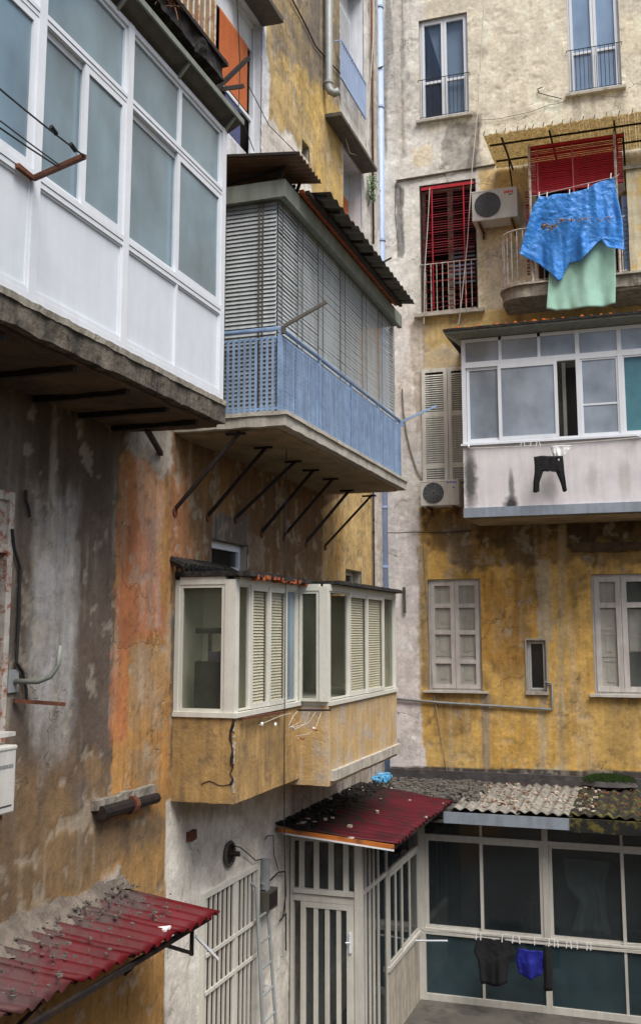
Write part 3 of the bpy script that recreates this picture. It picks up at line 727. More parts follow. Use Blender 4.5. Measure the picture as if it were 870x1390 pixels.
for key in ('high', 'mid'):
    o = OL[key]; dq = .3; recess(L_, o, dq, bl, REVEALW, DARK)
    f = frame(MB(), L_, o[0]-.03, o[1]+.03, o[2], o[3], -dq-.02, -dq+.03, .06, rows=(o[3]-.5,)).build('balcony_door', ALU, bl)
    MB().wb(L_, o[0]+.04, o[1]-.04, -dq, -dq+.01, o[3]-.48, o[3]-.06).build('lintel_panel', REVEALW, f)
    mb = MB(); slats(mb, L_, o[0]+.02, o[1]-.03, o[2]+.1 if key == 'mid' else o[3]-2.2, o[3]-.52, -dq+.05, .032, .034, 80, .004)
    mb.build('roller_shutter', ORANGE if key == 'mid' else ALU, bl)
# railing of the high french door
o = OL['high']; zt_, zb_ = Z(L_, 476, 78, .12), Z(L_, 480, 134, .12)
u0, u1 = U(L_, 463, 80, .12), U(L_, 496, 130, .12)
mb = MB(); mb.bar(P(L_, u0, .12, zt_), P(L_, u1, .12, zt_), .03); mb.bar(P(L_, u0, .12, zb_), P(L_, u1, .12, zb_), .03)
mb.bar(P(L_, u0, .12, zt_), P(L_, u0, 0, zt_), .02); mb.bar(P(L_, u1, .12, zt_), P(L_, u1, 0, zt_), .02)
for k in range(17):
    u = u0+(u1-u0)*k/16; mb.bar(P(L_, u, .12, zb_), P(L_, u, .12, zt_), .022)
mb.build('guard_rail', RUSTWHITE if False else PIPEB, bl)
# dark slab hoods on the left wall
def hood(a, b, d, t, nm='door_hood'):
    ua, za = pix(L_, *a, d); ub, zb = pix(L_, *b, d)
    z = (za+zb)/2; m = MB(); m.rough_box(XW-.01, XW+d, ua, ub, z, z+t, .08, .008); return m.build(nm, BLACKCR if nm == 'x' else SHEET, bl)
hood((463, 168), (512, 222), .28, .06); hood((352, -10), (385, 21), .3, .07)
o = OL['vent']; recess(L_, o, .15, bl, REVEAL, DARK)
o = OL['small']; casements(L_, o, .14, bl, ALU, G_DARK, 1, .05, outer=.04, rv=REVEAL, lab='small white window above the bay roof')
o = OL['small2']; casements(L_, o, .2, bl, GREYFR, G_DARK, 1, .04, outer=.03, lab='little recessed window near the pipe')
o = OL['edge']; recess(L_, o, .12, bl, RUST, DARK)
f = frame(MB(), L_, *o, -.05, .02, .07, rows=(Z(L_, 10, 745),)).build('window', RUSTWHITE, bl)
f['label'] = 'rusty window frame cut by the left edge'
MB().wb(L_, o[0]+.07, o[1]-.07, -.03, -.01, Z(L_, 10, 742), o[3]-.07).build('rusty_panel', RUSTWHITE, f)
o = OL['barred']; recess(L_, o, .12, bl, REVEALW, RUST, .25)
mb = frame(MB(), L_, *o, -.01, .045, .06)
for k in range(1, 13):
    u = o[0]+(o[1]-o[0])*k/13; mb.wb(L_, u-.014, u+.014, .0, .025, o[2]+.06, o[3]-.06)
for z in (o[3]-.66, o[3]-1.05): mb.wb(L_, o[0]+.05, o[1]-.05, .026, .045, z-.02, z+.02)
um = (o[0]+o[1])/2+.1; mb.wb(L_, um-.03, um+.03, .0, .04, o[2]+.06, o[3]-.06)
mb.build('window_grille', CREAM, bl)
# ================================================================== WHITE ENCLOSED BALCONY (upper left)
YE = U(L_, 179, 580); XE = onY(303, 548, YE)[0]; dE = XE-XW
enc = thing('enclosed_balcony', (XW, 6.5, Z(L_, 303, 548, dE)-.3), 'white panelled aluminium balcony enclosure with frosted panes at the upper left', 'enclosed balcony')
uE = lambda x, y: U(L_, x, y, dE); zE = lambda x, y: Z(L_, x, y, dE)
zbot = zE(303, 545); zsill = zE(303, 423); zmid = zE(303, 262); ztop = zE(305, 176)
uA, uB_, uC, uD = uE(303, 400), uE(171, 300), uE(50, 220), 2.5     # posts: end, between, between, beyond frame
pw = .075
fb = MB()
posts = [YE-.07, uB_, uC, uC-(uB_-uC), uD]
for u in posts: fb.wb(L_, u-.045, u+.045, dE-.07, dE+.012, zbot, ztop)
fb.wb(L_, YE-.03, YE-.005, .02, dE-.07, zbot, zbot+.07); fb.wb(L_, YE-.05, YE, .02, dE-.07, ztop-.06, ztop)
for z0, z1, dd in ((zbot, zbot+.05, .02), (zbot+.055, zbot+.09, .012), (zsill-.05, zsill-.012, .014), (zsill-.008, zsill+.035, .02), (zmid-.035, zmid-.002, .014), (zmid+.003, zmid+.035, .02), (ztop-.045, ztop, .015)):
    for a, b in zip(posts[1:][::1], posts[:-1]):
        fb.wb(L_, a+.046, b-.046, dE-.05, dE+dd-.008, z0, z1)
fb.build('frame', ALU, enc)
for i, (a, b) in enumerate(zip(posts[1:], posts[:-1])):
    a += .046; b -= .046
    cs = []
    if i == 0: cs = [uE(239, 450)]
    lo = [a]+cs+[b]
    for p, q in zip(lo[:-1], lo[1:]):     # lower white panels, each with a bead
        MB().wb(L_, p+.012, q-.012, dE-.04, dE-.018, zbot+.092, zsill-.052).build('lower_panel', PANEL, enc)
        frame(MB(), L_, p, q, zbot+.09, zsill-.05, dE-.045, dE-.006, .016).build('panel_bead', ALU, enc)
    if i == 0: MB().wb(L_, cs[0]-.012, cs[0]+.012, dE-.03, dE+.004, zbot+.09, zsill-.05).build('mullion', ALU, enc)
    # clerestory
    cs2 = [uE(247, 150)] if i == 0 else []
    lo = [a]+cs2+[b]
    for p, q in zip(lo[:-1], lo[1:]):
        sash(L_, p, q, zmid+.036, ztop-.046, dE-.03, enc, ALU, G_FROST, .03, .035, name='window', label='fixed top light')
    # two sliding sashes
    m_ = {0: uE(242, 300), 1: uE(117, 170)}.get(i, (a+b)/2)
    sash(L_, a, m_+.03, zsill+.036, zmid-.037, dE-.045, enc, ALU, G_FROST, .05, .025, label='rear sliding sash')
    sash(L_, m_-.03, b, zsill+.036, zmid-.037, dE-.014, enc, ALU, G_FROST, .055, .03, label='front sliding sash')
# end wall panel facing the rear
eb = MB(); eb.wb(L_, YE-.03, YE-.012, .02, dE-.07, zbot+.07, zsill); eb.build('end_panel', PANEL, enc)
sash(L_, YE-.03, YE-.02, zsill, ztop-.06, dE/2, enc, ALU, G_FROST) if False else None
eg = MB(); eg.wb(L_, YE-.03, YE-.015, .02, dE-.07, zsill+.03, ztop-.06); eg.build('end_pane', G_FROST, enc)
MB().wb(L_, 2.5, YE-.05, .03, .05, zbot, ztop).build('inner_wall', DIM, enc)
# slab under it
zu = Z(L_, 297, 577, dE)
sl = MB(); sl.rough_box(XW, XE+.02, 2.5, YE+.015, zu+.03, zbot-.005, .06, .016, 7); sl.build('slab', SLABE, enc)
MB().rough_box(XE-.02, XE+.035, 2.5, YE+.02, zbot-.055, zbot-.004, .04, .012, 12).build('slab_top_edge', CONC, enc)
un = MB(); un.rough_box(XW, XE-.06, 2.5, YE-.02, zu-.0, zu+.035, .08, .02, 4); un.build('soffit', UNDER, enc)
for y in (5.6, 6.5, 7.3, 8.0, 8.6): MB().rough_box(XW, XE-.1, y-.03, y+.03, zu-.045, zu+.01, .07, .012, 7).build('soffit_beam', IRON, enc)
# sheet roof overhang
dO = onY(329, 168, YE+.12)[0]-XW; zo = onY(329, 168, YE+.12)[2]
rf = MB(); uo = YE+.12
rf.hexa([P(L_, 2.5, dE-.1, ztop+.02), P(L_, 2.5, dO, zo), P(L_, uo, dO, zo), P(L_, uo, dE-.1, ztop+.02)] +
        [P(L_, 2.5, dE-.1, ztop+.05), P(L_, 2.5, dO, zo+.02), P(L_, uo, dO, zo+.02), P(L_, uo, dE-.1, ztop+.05)])
rf.wb(L_, 2.5, uo, .0, dE-.1, ztop+.01, ztop+.05)
rf.build('roof_sheet', SHEET, enc)
ge = MB(); ge.wb(L_, 2.5, uo+.006, dO, dO+.02, zo-.015, zo+.04)
ge.build('gutter_edge', FASC, enc)
for y in (YE-.05, YE-1.1, YE-2.2, YE-3.2):
    MB().bar(P(L_, y, dE, ztop-.01), P(L_, y, dO-.01, zo-.015), .035, .02).build('roof_bracket', FASC, enc)

# bracket for washing lines on it
wb_ = thing('drying_bracket', P(L_, uE(42, 243), dE, zE(42, 243)), 'rusty L shaped clothesline bracket on the white enclosure', 'bracket')
A = P(L_, uE(20, 225), dE+.02, zE(20, 225)); B = P(L_, uE(42, 243), dE+.02, zE(42, 243)); Cc = onX(115, 212, XE+.55)
MB().bar(A, B, .035, .03).bar(B, Cc, .035, .03).build('arm', RUST, wb_)
t = MB()
far0 = (XE+.55, 3.2, Cc[2]+.1); far1 = (XE+.3, 3.2, Cc[2]+.02)
t.tube(sag(Cc, far0, .05), .006, 5); c2 = lerp(B, Cc, .52); t.tube(sag(c2, far1, .05), .006, 5); c3 = lerp(B, Cc, .56); t.tube(sag(c3, (XE+.33, 3.2, Cc[2]+.06), .03), .005, 5)
t.build('line', CABLE, wb_)
kn = MB()
for k, f_ in ((Cc, .28), (Cc, .12)): 
    p = lerp(k, far0, f_*.6); kn.tube([p, (p[0], p[1]+.06, p[2]-.02)], .016, 6)
kn.build('line_knot', CABLE, wb_)

# ================================================================== UPPER OPEN BALCONY (crusted slab, top left)
Xu = XE-.02; du = Xu-XW
ub_ = thing('balcony', (XW, 7, Z(L_, 298, 110, du)), 'old balcony with pale rusty railings and a blackened mossy slab edge at the top left', 'balcony')
ye = U(L_, 302, 88, du); zs0, zs1 = Z(L_, 297, 108, du), Z(L_, 302, 86, du)
m = MB(); m.rough_box(XW, Xu+.02, 3, ye, zs0+.02, zs1-.02, .045, .05, 5); m.build('slab', BLACKCR, ub_)
m = MB(); m.rough_box(XW, Xu+.05, 3, ye+.04, zs1-.025, zs1+.02, .06, .008, 7); m.build('slab_top', IRON, ub_)
m = MB(); m.rough_box(XW, Xu-.1, 3, ye-.15, zs0-.06, zs0+.05, .07, .05, 4); m.build('broken_soffit', BLACKCR, ub_)
m = MB(); dr = du-.06
rz0, rz1, rz2 = zs1+.1, zs1+.32, zs1+1.05
for z in (rz0, rz2): m.bar(P(L_, 3, dr, z), P(L_, ye-.06, dr, z), .025); m.bar(P(L_, ye-.06, dr, z), P(L_, ye-.06, 0, z), .025)
k = ye-.06
while k > 3: m.tube([P(L_, k, dr, zs1), P(L_, k, dr, rz2)], .012, 6); k -= .125
for k in range(8): m.tube([P(L_, ye-.06, dr*k/8, zs1), P(L_, ye-.06, dr*k/8, rz2)], .012, 6)
m.build('railing', RUSTWHITE, ub_)
m = MB()
k = 4.0
while k < ye-.15:
    w_ = rnd(.06, .1); m.wb(L_, k, k+w_, dr-.06, dr-.05, rz0+rnd(.0, .03), rz2-.05); k += w_+.02
m.build('plank_screen', RUSTWHITE if False else mat('faded_planks', (176, 158, 128), .8, c2=(206, 150, 60), c2amt=.8, scale=2.5, dirt=(100, 84, 66), damt=.6), ub_)
m = MB()
for k in range(260):
    y = rnd(5.5, 7.8); p = P(L_, y, du+rnd(-.05, .08), zs1+rnd(-.15, .05)); q = (p[0]+rnd(-.1, .16), p[1]+rnd(-.2, .2), p[2]+rnd(-.16, .12))
    m.tube([p, lerp(p, q, .5), (q[0], q[1], q[2]-.03)], .004, 3)
tw = m.build('dry_climber', TWIG); tag(tw, 'tangle of dry brown twigs hanging over the blackened balcony edge', 'dry plant')

# rusty angle bars sticking out of the left wall
st = thing('iron_bars', onX(297, 119, XW+.9), 'two black iron bars poking out in front of the orange shutter', 'iron bars')
MB().bar(onX(294, 121, XW+.75), onX(337, 79, XW+.9), .045).build('bar', IRON, st)
MB().bar(onX(297, 121.5, XW+.75), onX(330, 117, XW+.9), .04).build('bar', IRON, st)
# little condenser on the sheet roof
# ================================================================== BLUE BALCONY WITH BLINDS
YN = U(L_, 238, 593); XB = onY(383, 560, YN)[0]; dB = XB-XW
bz = lambda x, y: Z(L_, x, y, dB)
zf = onY(383, 560, YN)[2]; zr_ = onY(384, 444, YN)[2]; yF = (U(L_, 546, 572, dB)+U(L_, 546, 647, dB))/2
zfa0, zfa1 = onY(382, 266, YN)[2], onY(380, 243, YN)[2]
zun = onY(381, 582, YN)[2]
bal = thing('shuttered_balcony', (XW, 12.4, zun), 'projecting balcony with blue slatted railing and grey venetian blinds all round', 'balcony')
m = MB(); m.rough_box(XW, XB+.05, YN-.04, yF+.04, zun+.03, zf, .06, .010, 6); m.build('slab', CONCL, bal)
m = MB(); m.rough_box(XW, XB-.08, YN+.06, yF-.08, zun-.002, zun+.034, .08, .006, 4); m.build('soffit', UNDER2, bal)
m = MB(); m.rough_box(XW, XB+.075, YN-.06, yF+.06, zf-.03, zf+.012, .08, .006, 8); m.build('slab_lip', CONCL, bal)
# railing
hr = MB(); ins = .03
ux0, ux1 = YN+ins, yF-ins
def rail_run(mb, pts, r=.02): mb.tube(pts, r, 8)
hr.tube([P(L_, ux0, 0, zr_), P(L_, ux0, dB-ins, zr_), P(L_, ux1, dB-ins, zr_), P(L_, ux1, 0, zr_)], .024, 8)
for d_ in (dB-ins,):
    for k in range(5): y = ux0+(ux1-ux0)*k/4; hr.bar(P(L_, y, d_, zf), P(L_, y, d_, zr_-.02), .03)
hr.bar(P(L_, ux0, 0, zr_-.1), P(L_, ux0, dB-ins, zr_-.1), .02, .02); hr.bar(P(L_, ux0, dB-ins, zr_-.1), P(L_, ux1, dB-ins, zr_-.1), .02, .02)
for z in (zf+.06,): hr.bar(P(L_, ux0, 0, z), P(L_, ux0, dB-ins, z), .025); hr.bar(P(L_, ux0, dB-ins, z), P(L_, ux1, dB-ins, z), .025)
hr.build('handrail', BLUEP, bal)
sb = MB(); k = ux0+.03
while k < ux1-.02:
    e = rnd(-.009, .009); sb.wb(L_, k+e, k+e+.021, dB-ins+.006, dB-ins+.014, zf+.03, zr_-.085+rnd(-.006, .006)); k += .051
n_ = int((dB-.1)/.06)
for k in range(n_+1):
    u = .02+(dB-.07)*k/n_; a = P(L_, ux0-.012, u, zf+.03); sb.box(a[0]-.014, a[0]+.014, a[1]-.004, a[1]+.003, zf+.03, zr_-.085)
sb.build('railing_slats', BLUEP, bal)
# blinds
edges = [YN+.1]+[U(L_, x, 430, dB-.1) for x in (404, 432, 462, 492, 513)]+[yF-.06]
for i, (a, b) in enumerate(zip(edges[:-1], edges[1:])):
    m = MB(); slats(m, L_, a+.012, b-.012, zf+.05, zfa0+.03, dB-.1, .047, .05, 77+rnd(-6, 4), .003, .06, .006)
    o = m.build('venetian_blind', SLAT, bal)
    t = MB()
    for f_ in (.12, .88): t.wb(L_, a+(b-a)*f_-.01, a+(b-a)*f_+.01, dB-.074, dB-.072, zf+.05, zfa0)
    t.build('tape', SHEET, o)
m = MB(); q0, q1 = XW+.04, XB-.11; n = int((zfa0-zf)/.047)
for i in range(n):
    z = zfa0-.047*(i+.5); e = rnd(-.003, .003)
    a = math.radians(68); dz, dy = math.sin(a)*.025, math.cos(a)*.025; y = YN+.1
    m.hexa([(q0, y-dy, z-dz-.003+e), (q1, y-dy, z-dz-.003), (q1, y+dy, z+dz-.003), (q0, y+dy, z+dz-.003+e), (q0, y-dy, z-dz+e), (q1, y-dy, z-dz), (q1, y+dy, z+dz), (q0, y+dy, z+dz+e)])
o = m.build('venetian_blind', SLAT, bal)
t = MB()
for f_ in (.1, .45, .82, .86): t.box(q0+(q1-q0)*f_-.01, q0+(q1-q0)*f_+.01, YN+.068, YN+.07, zf+.05, zfa0)
t.build('tape', SHEET, o)
fa = MB(); fa.wb(L_, YN+.01, yF+.01, dB-.05, dB+.015, zfa0, zfa1); fa.box(XW, XB-.05, YN+.01, YN+.07, zfa0, zfa1)
fa.build('fascia', FASC, bal)
for y in (YN+.15, yF-.05): MB().wb(L_, y-.03, y+.03, dB-.17, dB-.13, zf, zfa0).build('post', SHEET, bal)
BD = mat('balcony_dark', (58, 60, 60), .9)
MB().wb(L_, YN+.3, yF-.1, .55, .57, zf, zfa0).box(XW, XW+.56, YN+.3, YN+.32, zf, zfa0).build('inner_shade_sheet', BD, bal)  # dark sheet painted to stand in for shade behind the blinds
MB().wb(L_, YN+.08, yF-.06, .0, dB-.06, zfa0+.02, zfa0+.05).build('light_cover', FASC, bal)  # unseen cover added to keep light from entering above
# struts
pts = [((326, 587), (237, 695)), ((363, 606), (282, 703)), ((403, 625), (320, 705)), ((427, 637), (355, 725)), ((453, 649), (385, 730)), ((475, 665), (415, 739)), ((505, 672), (441, 743))]
for a, b in pts:
    y, z = pix(L_, *b); top = onZ(*a, zun)
    xt = min(top[0], XB-.12); tp_ = (xt, y if abs(top[1]-y) < .35 else top[1], zun-.0)
    o = MB().bar((XW-.02, y, z), (xt, top[1], zun+.005), rnd(.034, .046)).bar((xt-.16, top[1], zun-.012), (xt+.06, top[1], zun-.012), .04, .025).build('strut', IRON, bal)
    MB().disc((XW, y, z), (1, 0, 0), .05, .015, 10).build('anchor_plate', RUST, o)
# outward washing line arms
for nm, a, b, xo, mt in (('drying_arm', (385, 443), (443, 410), .45, SHEET), ('drying_arm', (546, 572), (592, 551), .5, BLUEP)):
    A = onX(*a, XB); Bq = onX(*b, XB+xo)
    o = MB().bar(A, Bq, .032).bar(A, (A[0], A[1], A[2]-.08), .04).build(nm, mt, bal)
# ---- sheet roofs over it
def corr(name, A, B, Cc, D, m, waves, amp=.018, thick=.0, nr=10, jag=.02, par=None, seg=8, dent=.01):
    """corrugated sheet, A-B across the ribs, A-D along the ribs"""
    A, B, Cc, D = (np.array(p, float) for p in (A, B, Cc, D))
    nrm = np.cross(B-A, D-A); nrm /= np.linalg.norm(nrm); nrm = nrm if nrm[2] > 0 else -nrm
    al = (D-A)/np.linalg.norm(D-A)
    jit = [rnd(-jag, jag) for _ in range(waves+1)]
    def fn(a, b):
        p = (A*(1-a)+B*a)*(1-b)+(D*(1-a)+Cc*a)*b
        j = jit[min(waves, int(a*waves*.5)*2 if waves > 4 else 0)]
        w = dent*(fb1(a*waves*.4, b*3, 9, 2)-.5)*2
        return p+nrm*(amp*math.sin(2*math.pi*a*waves)+w)+al*(j*(b if b > .5 else 0)*1.)
    mb = MB().grid(fn, waves*seg, nr)
    o = mb.build(name, m, par, smooth=True)
    s_ = o.modifiers.new('s', 'SOLIDIFY'); s_.thickness = .007; s_.offset = 0
    return o
x1 = XB+.22; pA = onX(405, 206, x1); pB = onX(437, 249, x1); z1_ = (pA[2]+pB[2])/2+.0
aw1 = thing('sheet_awning', (XB-.4, pA[1]+.4, z1_), 'short upper corrugated awning sheet above the corner of the blue balcony', 'awning', )
corr('sheet', (x1, pA[1], z1_), (x1, pB[1], z1_), (XW+.02, pB[1], z1_+.16), (XW+.02, pA[1], z1_+.16), SHEETP, 8, .016, par=aw1, nr=6, jag=0)
m = MB(); m.bar((x1-.02, pA[1]-.01, z1_-.01), (XW, pA[1]-.01, z1_+.15), .03, .03)
for y in (pA[1]+.25, pB[1]-.06):
    m.bar((x1-.3, y, z1_-.02), (XW+.1, y, zfa1+.03), .03)
    m.bar((x1-.25, y, z1_), (XB-.1, y, zfa1), .03)
m.bar((XB-.1, pA[1]+.25, z1_-.06), (XB-.1, pB[1], z1_-.06), .03); m.build('support_bar', IRON, aw1)
x2 = XB+.34; qA = onX(457, 273, x2); qB = onX(563, 410, x2); z2_ = (qA[2]+qB[2])/2
aw2 = thing('sheet_awning', (XB, 12.5, z2_), 'long corrugated grey awning sheet running above the venetian blinds', 'awning')
for k in range(4):
    a = qA[1]-.25+(qB[1]-qA[1]+.25)*k/4; b = qA[1]-.25+(qB[1]-qA[1]+.25)*(k+1.06)/4 if k < 3 else qB[1]
    corr('sheet', (x2+rnd(-.01, .02), a, z2_-.008*k), (x2, b, z2_-.008*k), (XB-.75, b, z2_+.13-.008*k), (XB-.75, a, z2_+.13-.008*k), SHEET, 5, .016, par=aw2, nr=5, jag=0)
m = MB(); m.bar((XB+.05, qA[1]-.4, zfa1+.03), (XB+.05, qB[1], zfa1+.03), .05, .04); m.build('orange_rail', TILE, aw2)
m = MB(); m.bar((XB+.12, qA[1]-.4, z2_-.03), (XB+.12, qB[1], z2_-.035), .045, .04)
for k in range(9):
    y = qA[1]-.2+(qB[1]-qA[1])*k/8; m.bar((x2-.05, y, z2_-.02), (XB-.5, y, z2_+.06), .03); m.bar((XB, y, zfa1), (XB+.02, y, z2_), .03)
m.build('support_bar', IRON, aw2)
# box sitting on the awning
m = MB(); p = onX(330, 200, XW+.45); m.rough_box(XW+.1, XW+.6, p[1]-.25, p[1]+.15, z1_+.16, z1_+.3, .05, .01); o = m.build('cardboard_box', CONCL); tag(o, 'small pale box lying on the awning below the orange shutter', 'box')

# ================================================================== BAY WINDOW
d1 = XB*0+onY(318, 968, U(L_, 235, 968))[0]-XW; Y0 = U(L_, 235, 968); Y1 = onX(407, 960, XW+d1)[1]
d2 = onY(446, 957, Y1)[0]-XW; Y2 = onX(538, 943, XW+d2)[1]
zs = Z(L_, 318, 968, d1)-.0; zt = onY(322, 786, Y0)[2]; zb1 = onY(318, 1092, Y0)[2]
zb2 = Z(L_, 449, 1066, d2)
bay = thing('bay_window', (XW, 12.5, zb1), 'stepped bay of cream framed windows over ochre plaster panels, under the blue balcony', 'bay window')
OCH = mat('ochre_panel', (176, 142, 88), .88, var=.22, c2=(128, 106, 78), c2amt=.75, scale=2.6, dirt=(92, 76, 56), damt=.6, bump=.4, bscale=25)
OCH2 = mat('faded_ochre_panel', (186, 154, 98), .88, var=.15, c2=(168, 158, 148), c2amt=.9, scale=2.2, dirt=(200, 190, 180), damt=.6, bump=.4, bscale=25)
m = MB(); m.rough_box(XW-.01, XW+d1, Y0, Y1+.02, zb1, zs-.05, .06, .008, 6)
m.build('plaster_panel', OCH, bay)
m = MB(); m.rough_box(XW-.01, XW+d2, Y1, Y2, zb2, zs-.05, .06, .008, 6); m.build('plaster_panel', OCH2, bay)
m = MB(); c0 = Z(L_, 449, 1052, d2+.05); m.rough_box(XW+d2-.02, XW+d2+.05, Y1+.06, Y2+.05, c0-.09, c0+.03, .05, .008, 7); m.build('plaster_moulding', CONCL, bay)
# white paint drips and the vertical crack at the corner
cr = MB(); zc = zs-.06; yy = Y0+.03
pc = [(XW+d1+.004, Y0-.004, zc)]
while zc > zb1+.25: zc -= rnd(.04, .08); pc.append((XW+d1+rnd(-.035, .002), Y0-.006, zc))
cr.tube(pc, [rnd(.006, .02) for _ in pc], 5); 
pc = [pc[-1]]; 
for k in range(7): pc.append((pc[-1][0]-rnd(.03, .06), Y0-.004, pc[-1][2]-rnd(-.02, .03)))
cr.tube(pc, .005, 4); cr.build('crack', IRON, bay)
pr = MB()
for k in range(16): z = rnd(zs-.8, zs-.06); pr.rough_box(XW+d1-.012, XW+d1+.006, Y0-.006, Y0+.02, z, z+rnd(.02, .06), .012, .012, 30)
pr.build('broken_plaster', REVEAL, bay)
# sill and frames
m = MB(); m.wb(L_, Y0-.02, Y1, -.0, d1+.03, zs-.05, zs); m.wb(L_, Y1+.001, Y2+.02, 0, d2+.03, zs-.051, zs-.001); m.build('window_ledge', CREAM, bay)
fr2 = MB()
def post(u, d, w=.05, dd=.05): fr2.wb(L_, u-w, u+w, d-dd-.04, d, zs, zt)
post(Y0+.055, d1, .055, .08); post(Y1+.0, d2, .06, .06); post(Y2-.03, d2, .03)
fr2.wb(L_, Y1-.09, Y1-.02, d1-.09, d1-.005, zs, zt)
fr2.wb(L_, Y0, Y0+.06, 0.0, .05, zs, zt)
fr2.wb(L_, Y0+.11, Y1, d1-.07, d1+.004, zt-.05, zt+.03); fr2.wb(L_, Y1, Y2, d2-.07, d2+.004, zt-.05, zt+.03)
fr2.wb(L_, Y0+.002, Y0+.07, .05, d1-.12, zt-.05, zt+.03)
fr2.wb(L_, Y1-.06, Y1-.0, d1, d2-.1, zt-.05, zt+.03)
fr2.build('frame', CREAM, bay)
def side_sash(y, d0, d1_, gm):       # sash facing the viewer (in the plane Y = y)
    x0, x1_ = XW+d0, XW+d1_; w = .035; fm_ = MB()
    fm_.box(x0, x0+w, y, y+.04, zs, zt-.05); fm_.box(x1_-w, x1_, y, y+.04, zs, zt-.05); fm_.box(x0+w, x1_-w, y, y+.04, zs, zs+w); fm_.box(x0+w, x1_-w, y, y+.04, zt-.05-w, zt-.05)
    o = fm_.build('window', CREAM, bay); MB().box(x0+w-.004, x1_-w+.004, y+.016, y+.021, zs+w, zt-.05-w).build('pane', gm, o); return o
side_sash(Y0+.01, .05, d1-.125, G_BAY); side_sash(Y1-.05, d1+.005, d2-.105, G_BAY)
G_BLIND = glass('thin_glass', (104, 104, 100), .12, .05, .3, .6); PALE = mat('pale_blind', (232, 226, 204), .6, var=.04, bump=0)
du1 = lambda x: U(L_, x, 870, d1); du2 = lambda x: U(L_, x, 870, d2)
def bay_sash(a, b, d, gm, w=.04, blind=False, raised=.0):
    if blind: gm = G_BLIND
    o = sash(L_, a, b, zs+.01, zt-.05, d+raised, bay, CREAM, gm, w, .035)
    if blind:
        m_ = MB(); slats(m_, L_, a+w, b-w, zs+.05, zt-.1, d+raised-.04, .033, .028, 62, .003, .05); bo = m_.build('venetian_blind', PALE, bay)
bay_sash(du1(325.5), du1(341), d1-.035, G_BAY, .02)
bay_sash(du1(341), du1(366), d1-.03, G_BAY, .05, True, .016); bay_sash(du1(364), du1(388), d1-.03, G_BAY, .05, True, .032)
bay_sash(du1(388), Y1-.09, d1-.035, G_FROST, .02)
bay_sash(du2(450), du2(474.5), d2-.035, G_BAY, .02)
bay_sash(du2(474.5), du2(499), d2-.03, G_BAY, .05, True, .016); bay_sash(du2(497), du2(520), d2-.03, G_BAY, .05, True, .032)
bay_sash(du2(520), Y2-.06, d2-.035, G_BAY, .02)
m = MB(); m.wb(L_, Y0+.1, Y2-.1, .02, .04, zs-.02, zt); m.wb(L_, Y2-.05, Y2-.03, 0, d2-.06, zs, zt); m.build('inner_wall', mat('bay_inside', (176, 176, 158), .9, var=.25, scale=1.2), bay)
MB().box(XW+.02, XW+d1-.08, Y0+.62, Y0+.64, zs-.02, zt).build('pale_backdrop', mat('bay_backdrop', (226, 224, 200), .9, var=.08, scale=1.5), bay)  # pale board added to brighten the dim view into the bay
# eave: dark tiled slab
zev = zt+.035
m = MB(); m.rough_box(XW, XW+d1+.13, Y0-.02, Y1+.12, zev, zev+.055, .05, .012, 9); m.rough_box(XW, XW+d2+.12, Y1+.08, Y2+.12, zev-.004, zev+.04, .05, .010, 9); m.build('eave', BLACKCR, bay)
m = MB()
for k in range(22):
    y = rnd(Y0+.2, Y1); m.rough_box(XW+d1+rnd(-.02, .1), XW+d1+.13, y, y+rnd(.04, .09), zev+.0+rnd(-.03, .0), zev+.03, .03, .01, 20)
m.build('broken_tiles', TILE, bay)
m = MB()
y = Y0-.1
while y < Y0+1.3:
    m.tube([P(L_, y, -.02, zev+.18), P(L_, y+.0, .16, zev+.1)], .045, 8); y += .11
m.build('ridge_tiles', BLACKCR, bay)
# things inside the near window
ex = thing('exercise_bike', (XW+.35, Y0+.35, zs-.3), 'dark upright exercise machine with a padded T bar behind the near bay window', 'exercise machine')
zz = Z(L_, 282, 856, .35)
m = MB(); m.tube([(XW+.18, Y0+.16, zz), (XW+.50, Y0+.16, zz)], .032, 10); m.build('padded_bar', BLACKCR, ex)
m = MB(); m.tube([(XW+.34, Y0+.16, zz), (XW+.34, Y0+.16, zs+.4), (XW+.34, Y0+.2, zs-.3)], .022, 8); m.build('post', IRON, ex)
m = MB(); m.rough_box(XW+.18, XW+.5, Y0+.12, Y0+.3, zs-.02, zs+.52, .05, .03, 8); m.build('padded_back', BLACKC, ex)
m = MB(); m.rough_box(XW+.34, XW+.56, Y0+.14, Y0+.34, zs+.42, zs+.62, .04, .03, 8); o = m.build('cloth_bundle', mat('grey_violet_cloth', (70, 66, 92), .8)); tag(o, 'grey violet bundle of cloth beside the exercise machine in the bay', 'cloth')
# bracket with tangled lines under bay windows
rk = thing('drying_rack', onX(330, 975, XW+d1+.03), 'rusty bar with tangled white lines below the stepped bay windows', 'drying rack')
A = onX(331, 975, XW+d1+.06); Bq = (A[0], U(L_, 386, 979, d1+.06), A[2]-.02); MB().bar(A, Bq, .035, .02).build('bar', RUST, rk)
A2 = onX(404, 964, XW+d1+.3); B2 = onX(448, 964, XW+d2+.12); MB().bar(A2, B2, .025, .02).build('bar', IRON, rk)
m = MB()
lp = [((404, 965), (398, 972), (392, 985)), ((413, 966), (408, 980), (392, 988)), ((420, 967), (413, 983), (396, 988)), ((428, 967), (420, 980), (400, 990)), ((436, 967), (428, 990), (416, 997), (402, 999)), ((395, 968), (380, 972), (352, 984))]
for l in lp: m.tube([onX(*q, XW+d1+.3+rnd(0, .05)) for q in l], .003, 5)
m.build('line', ROPE, rk)
m = MB()
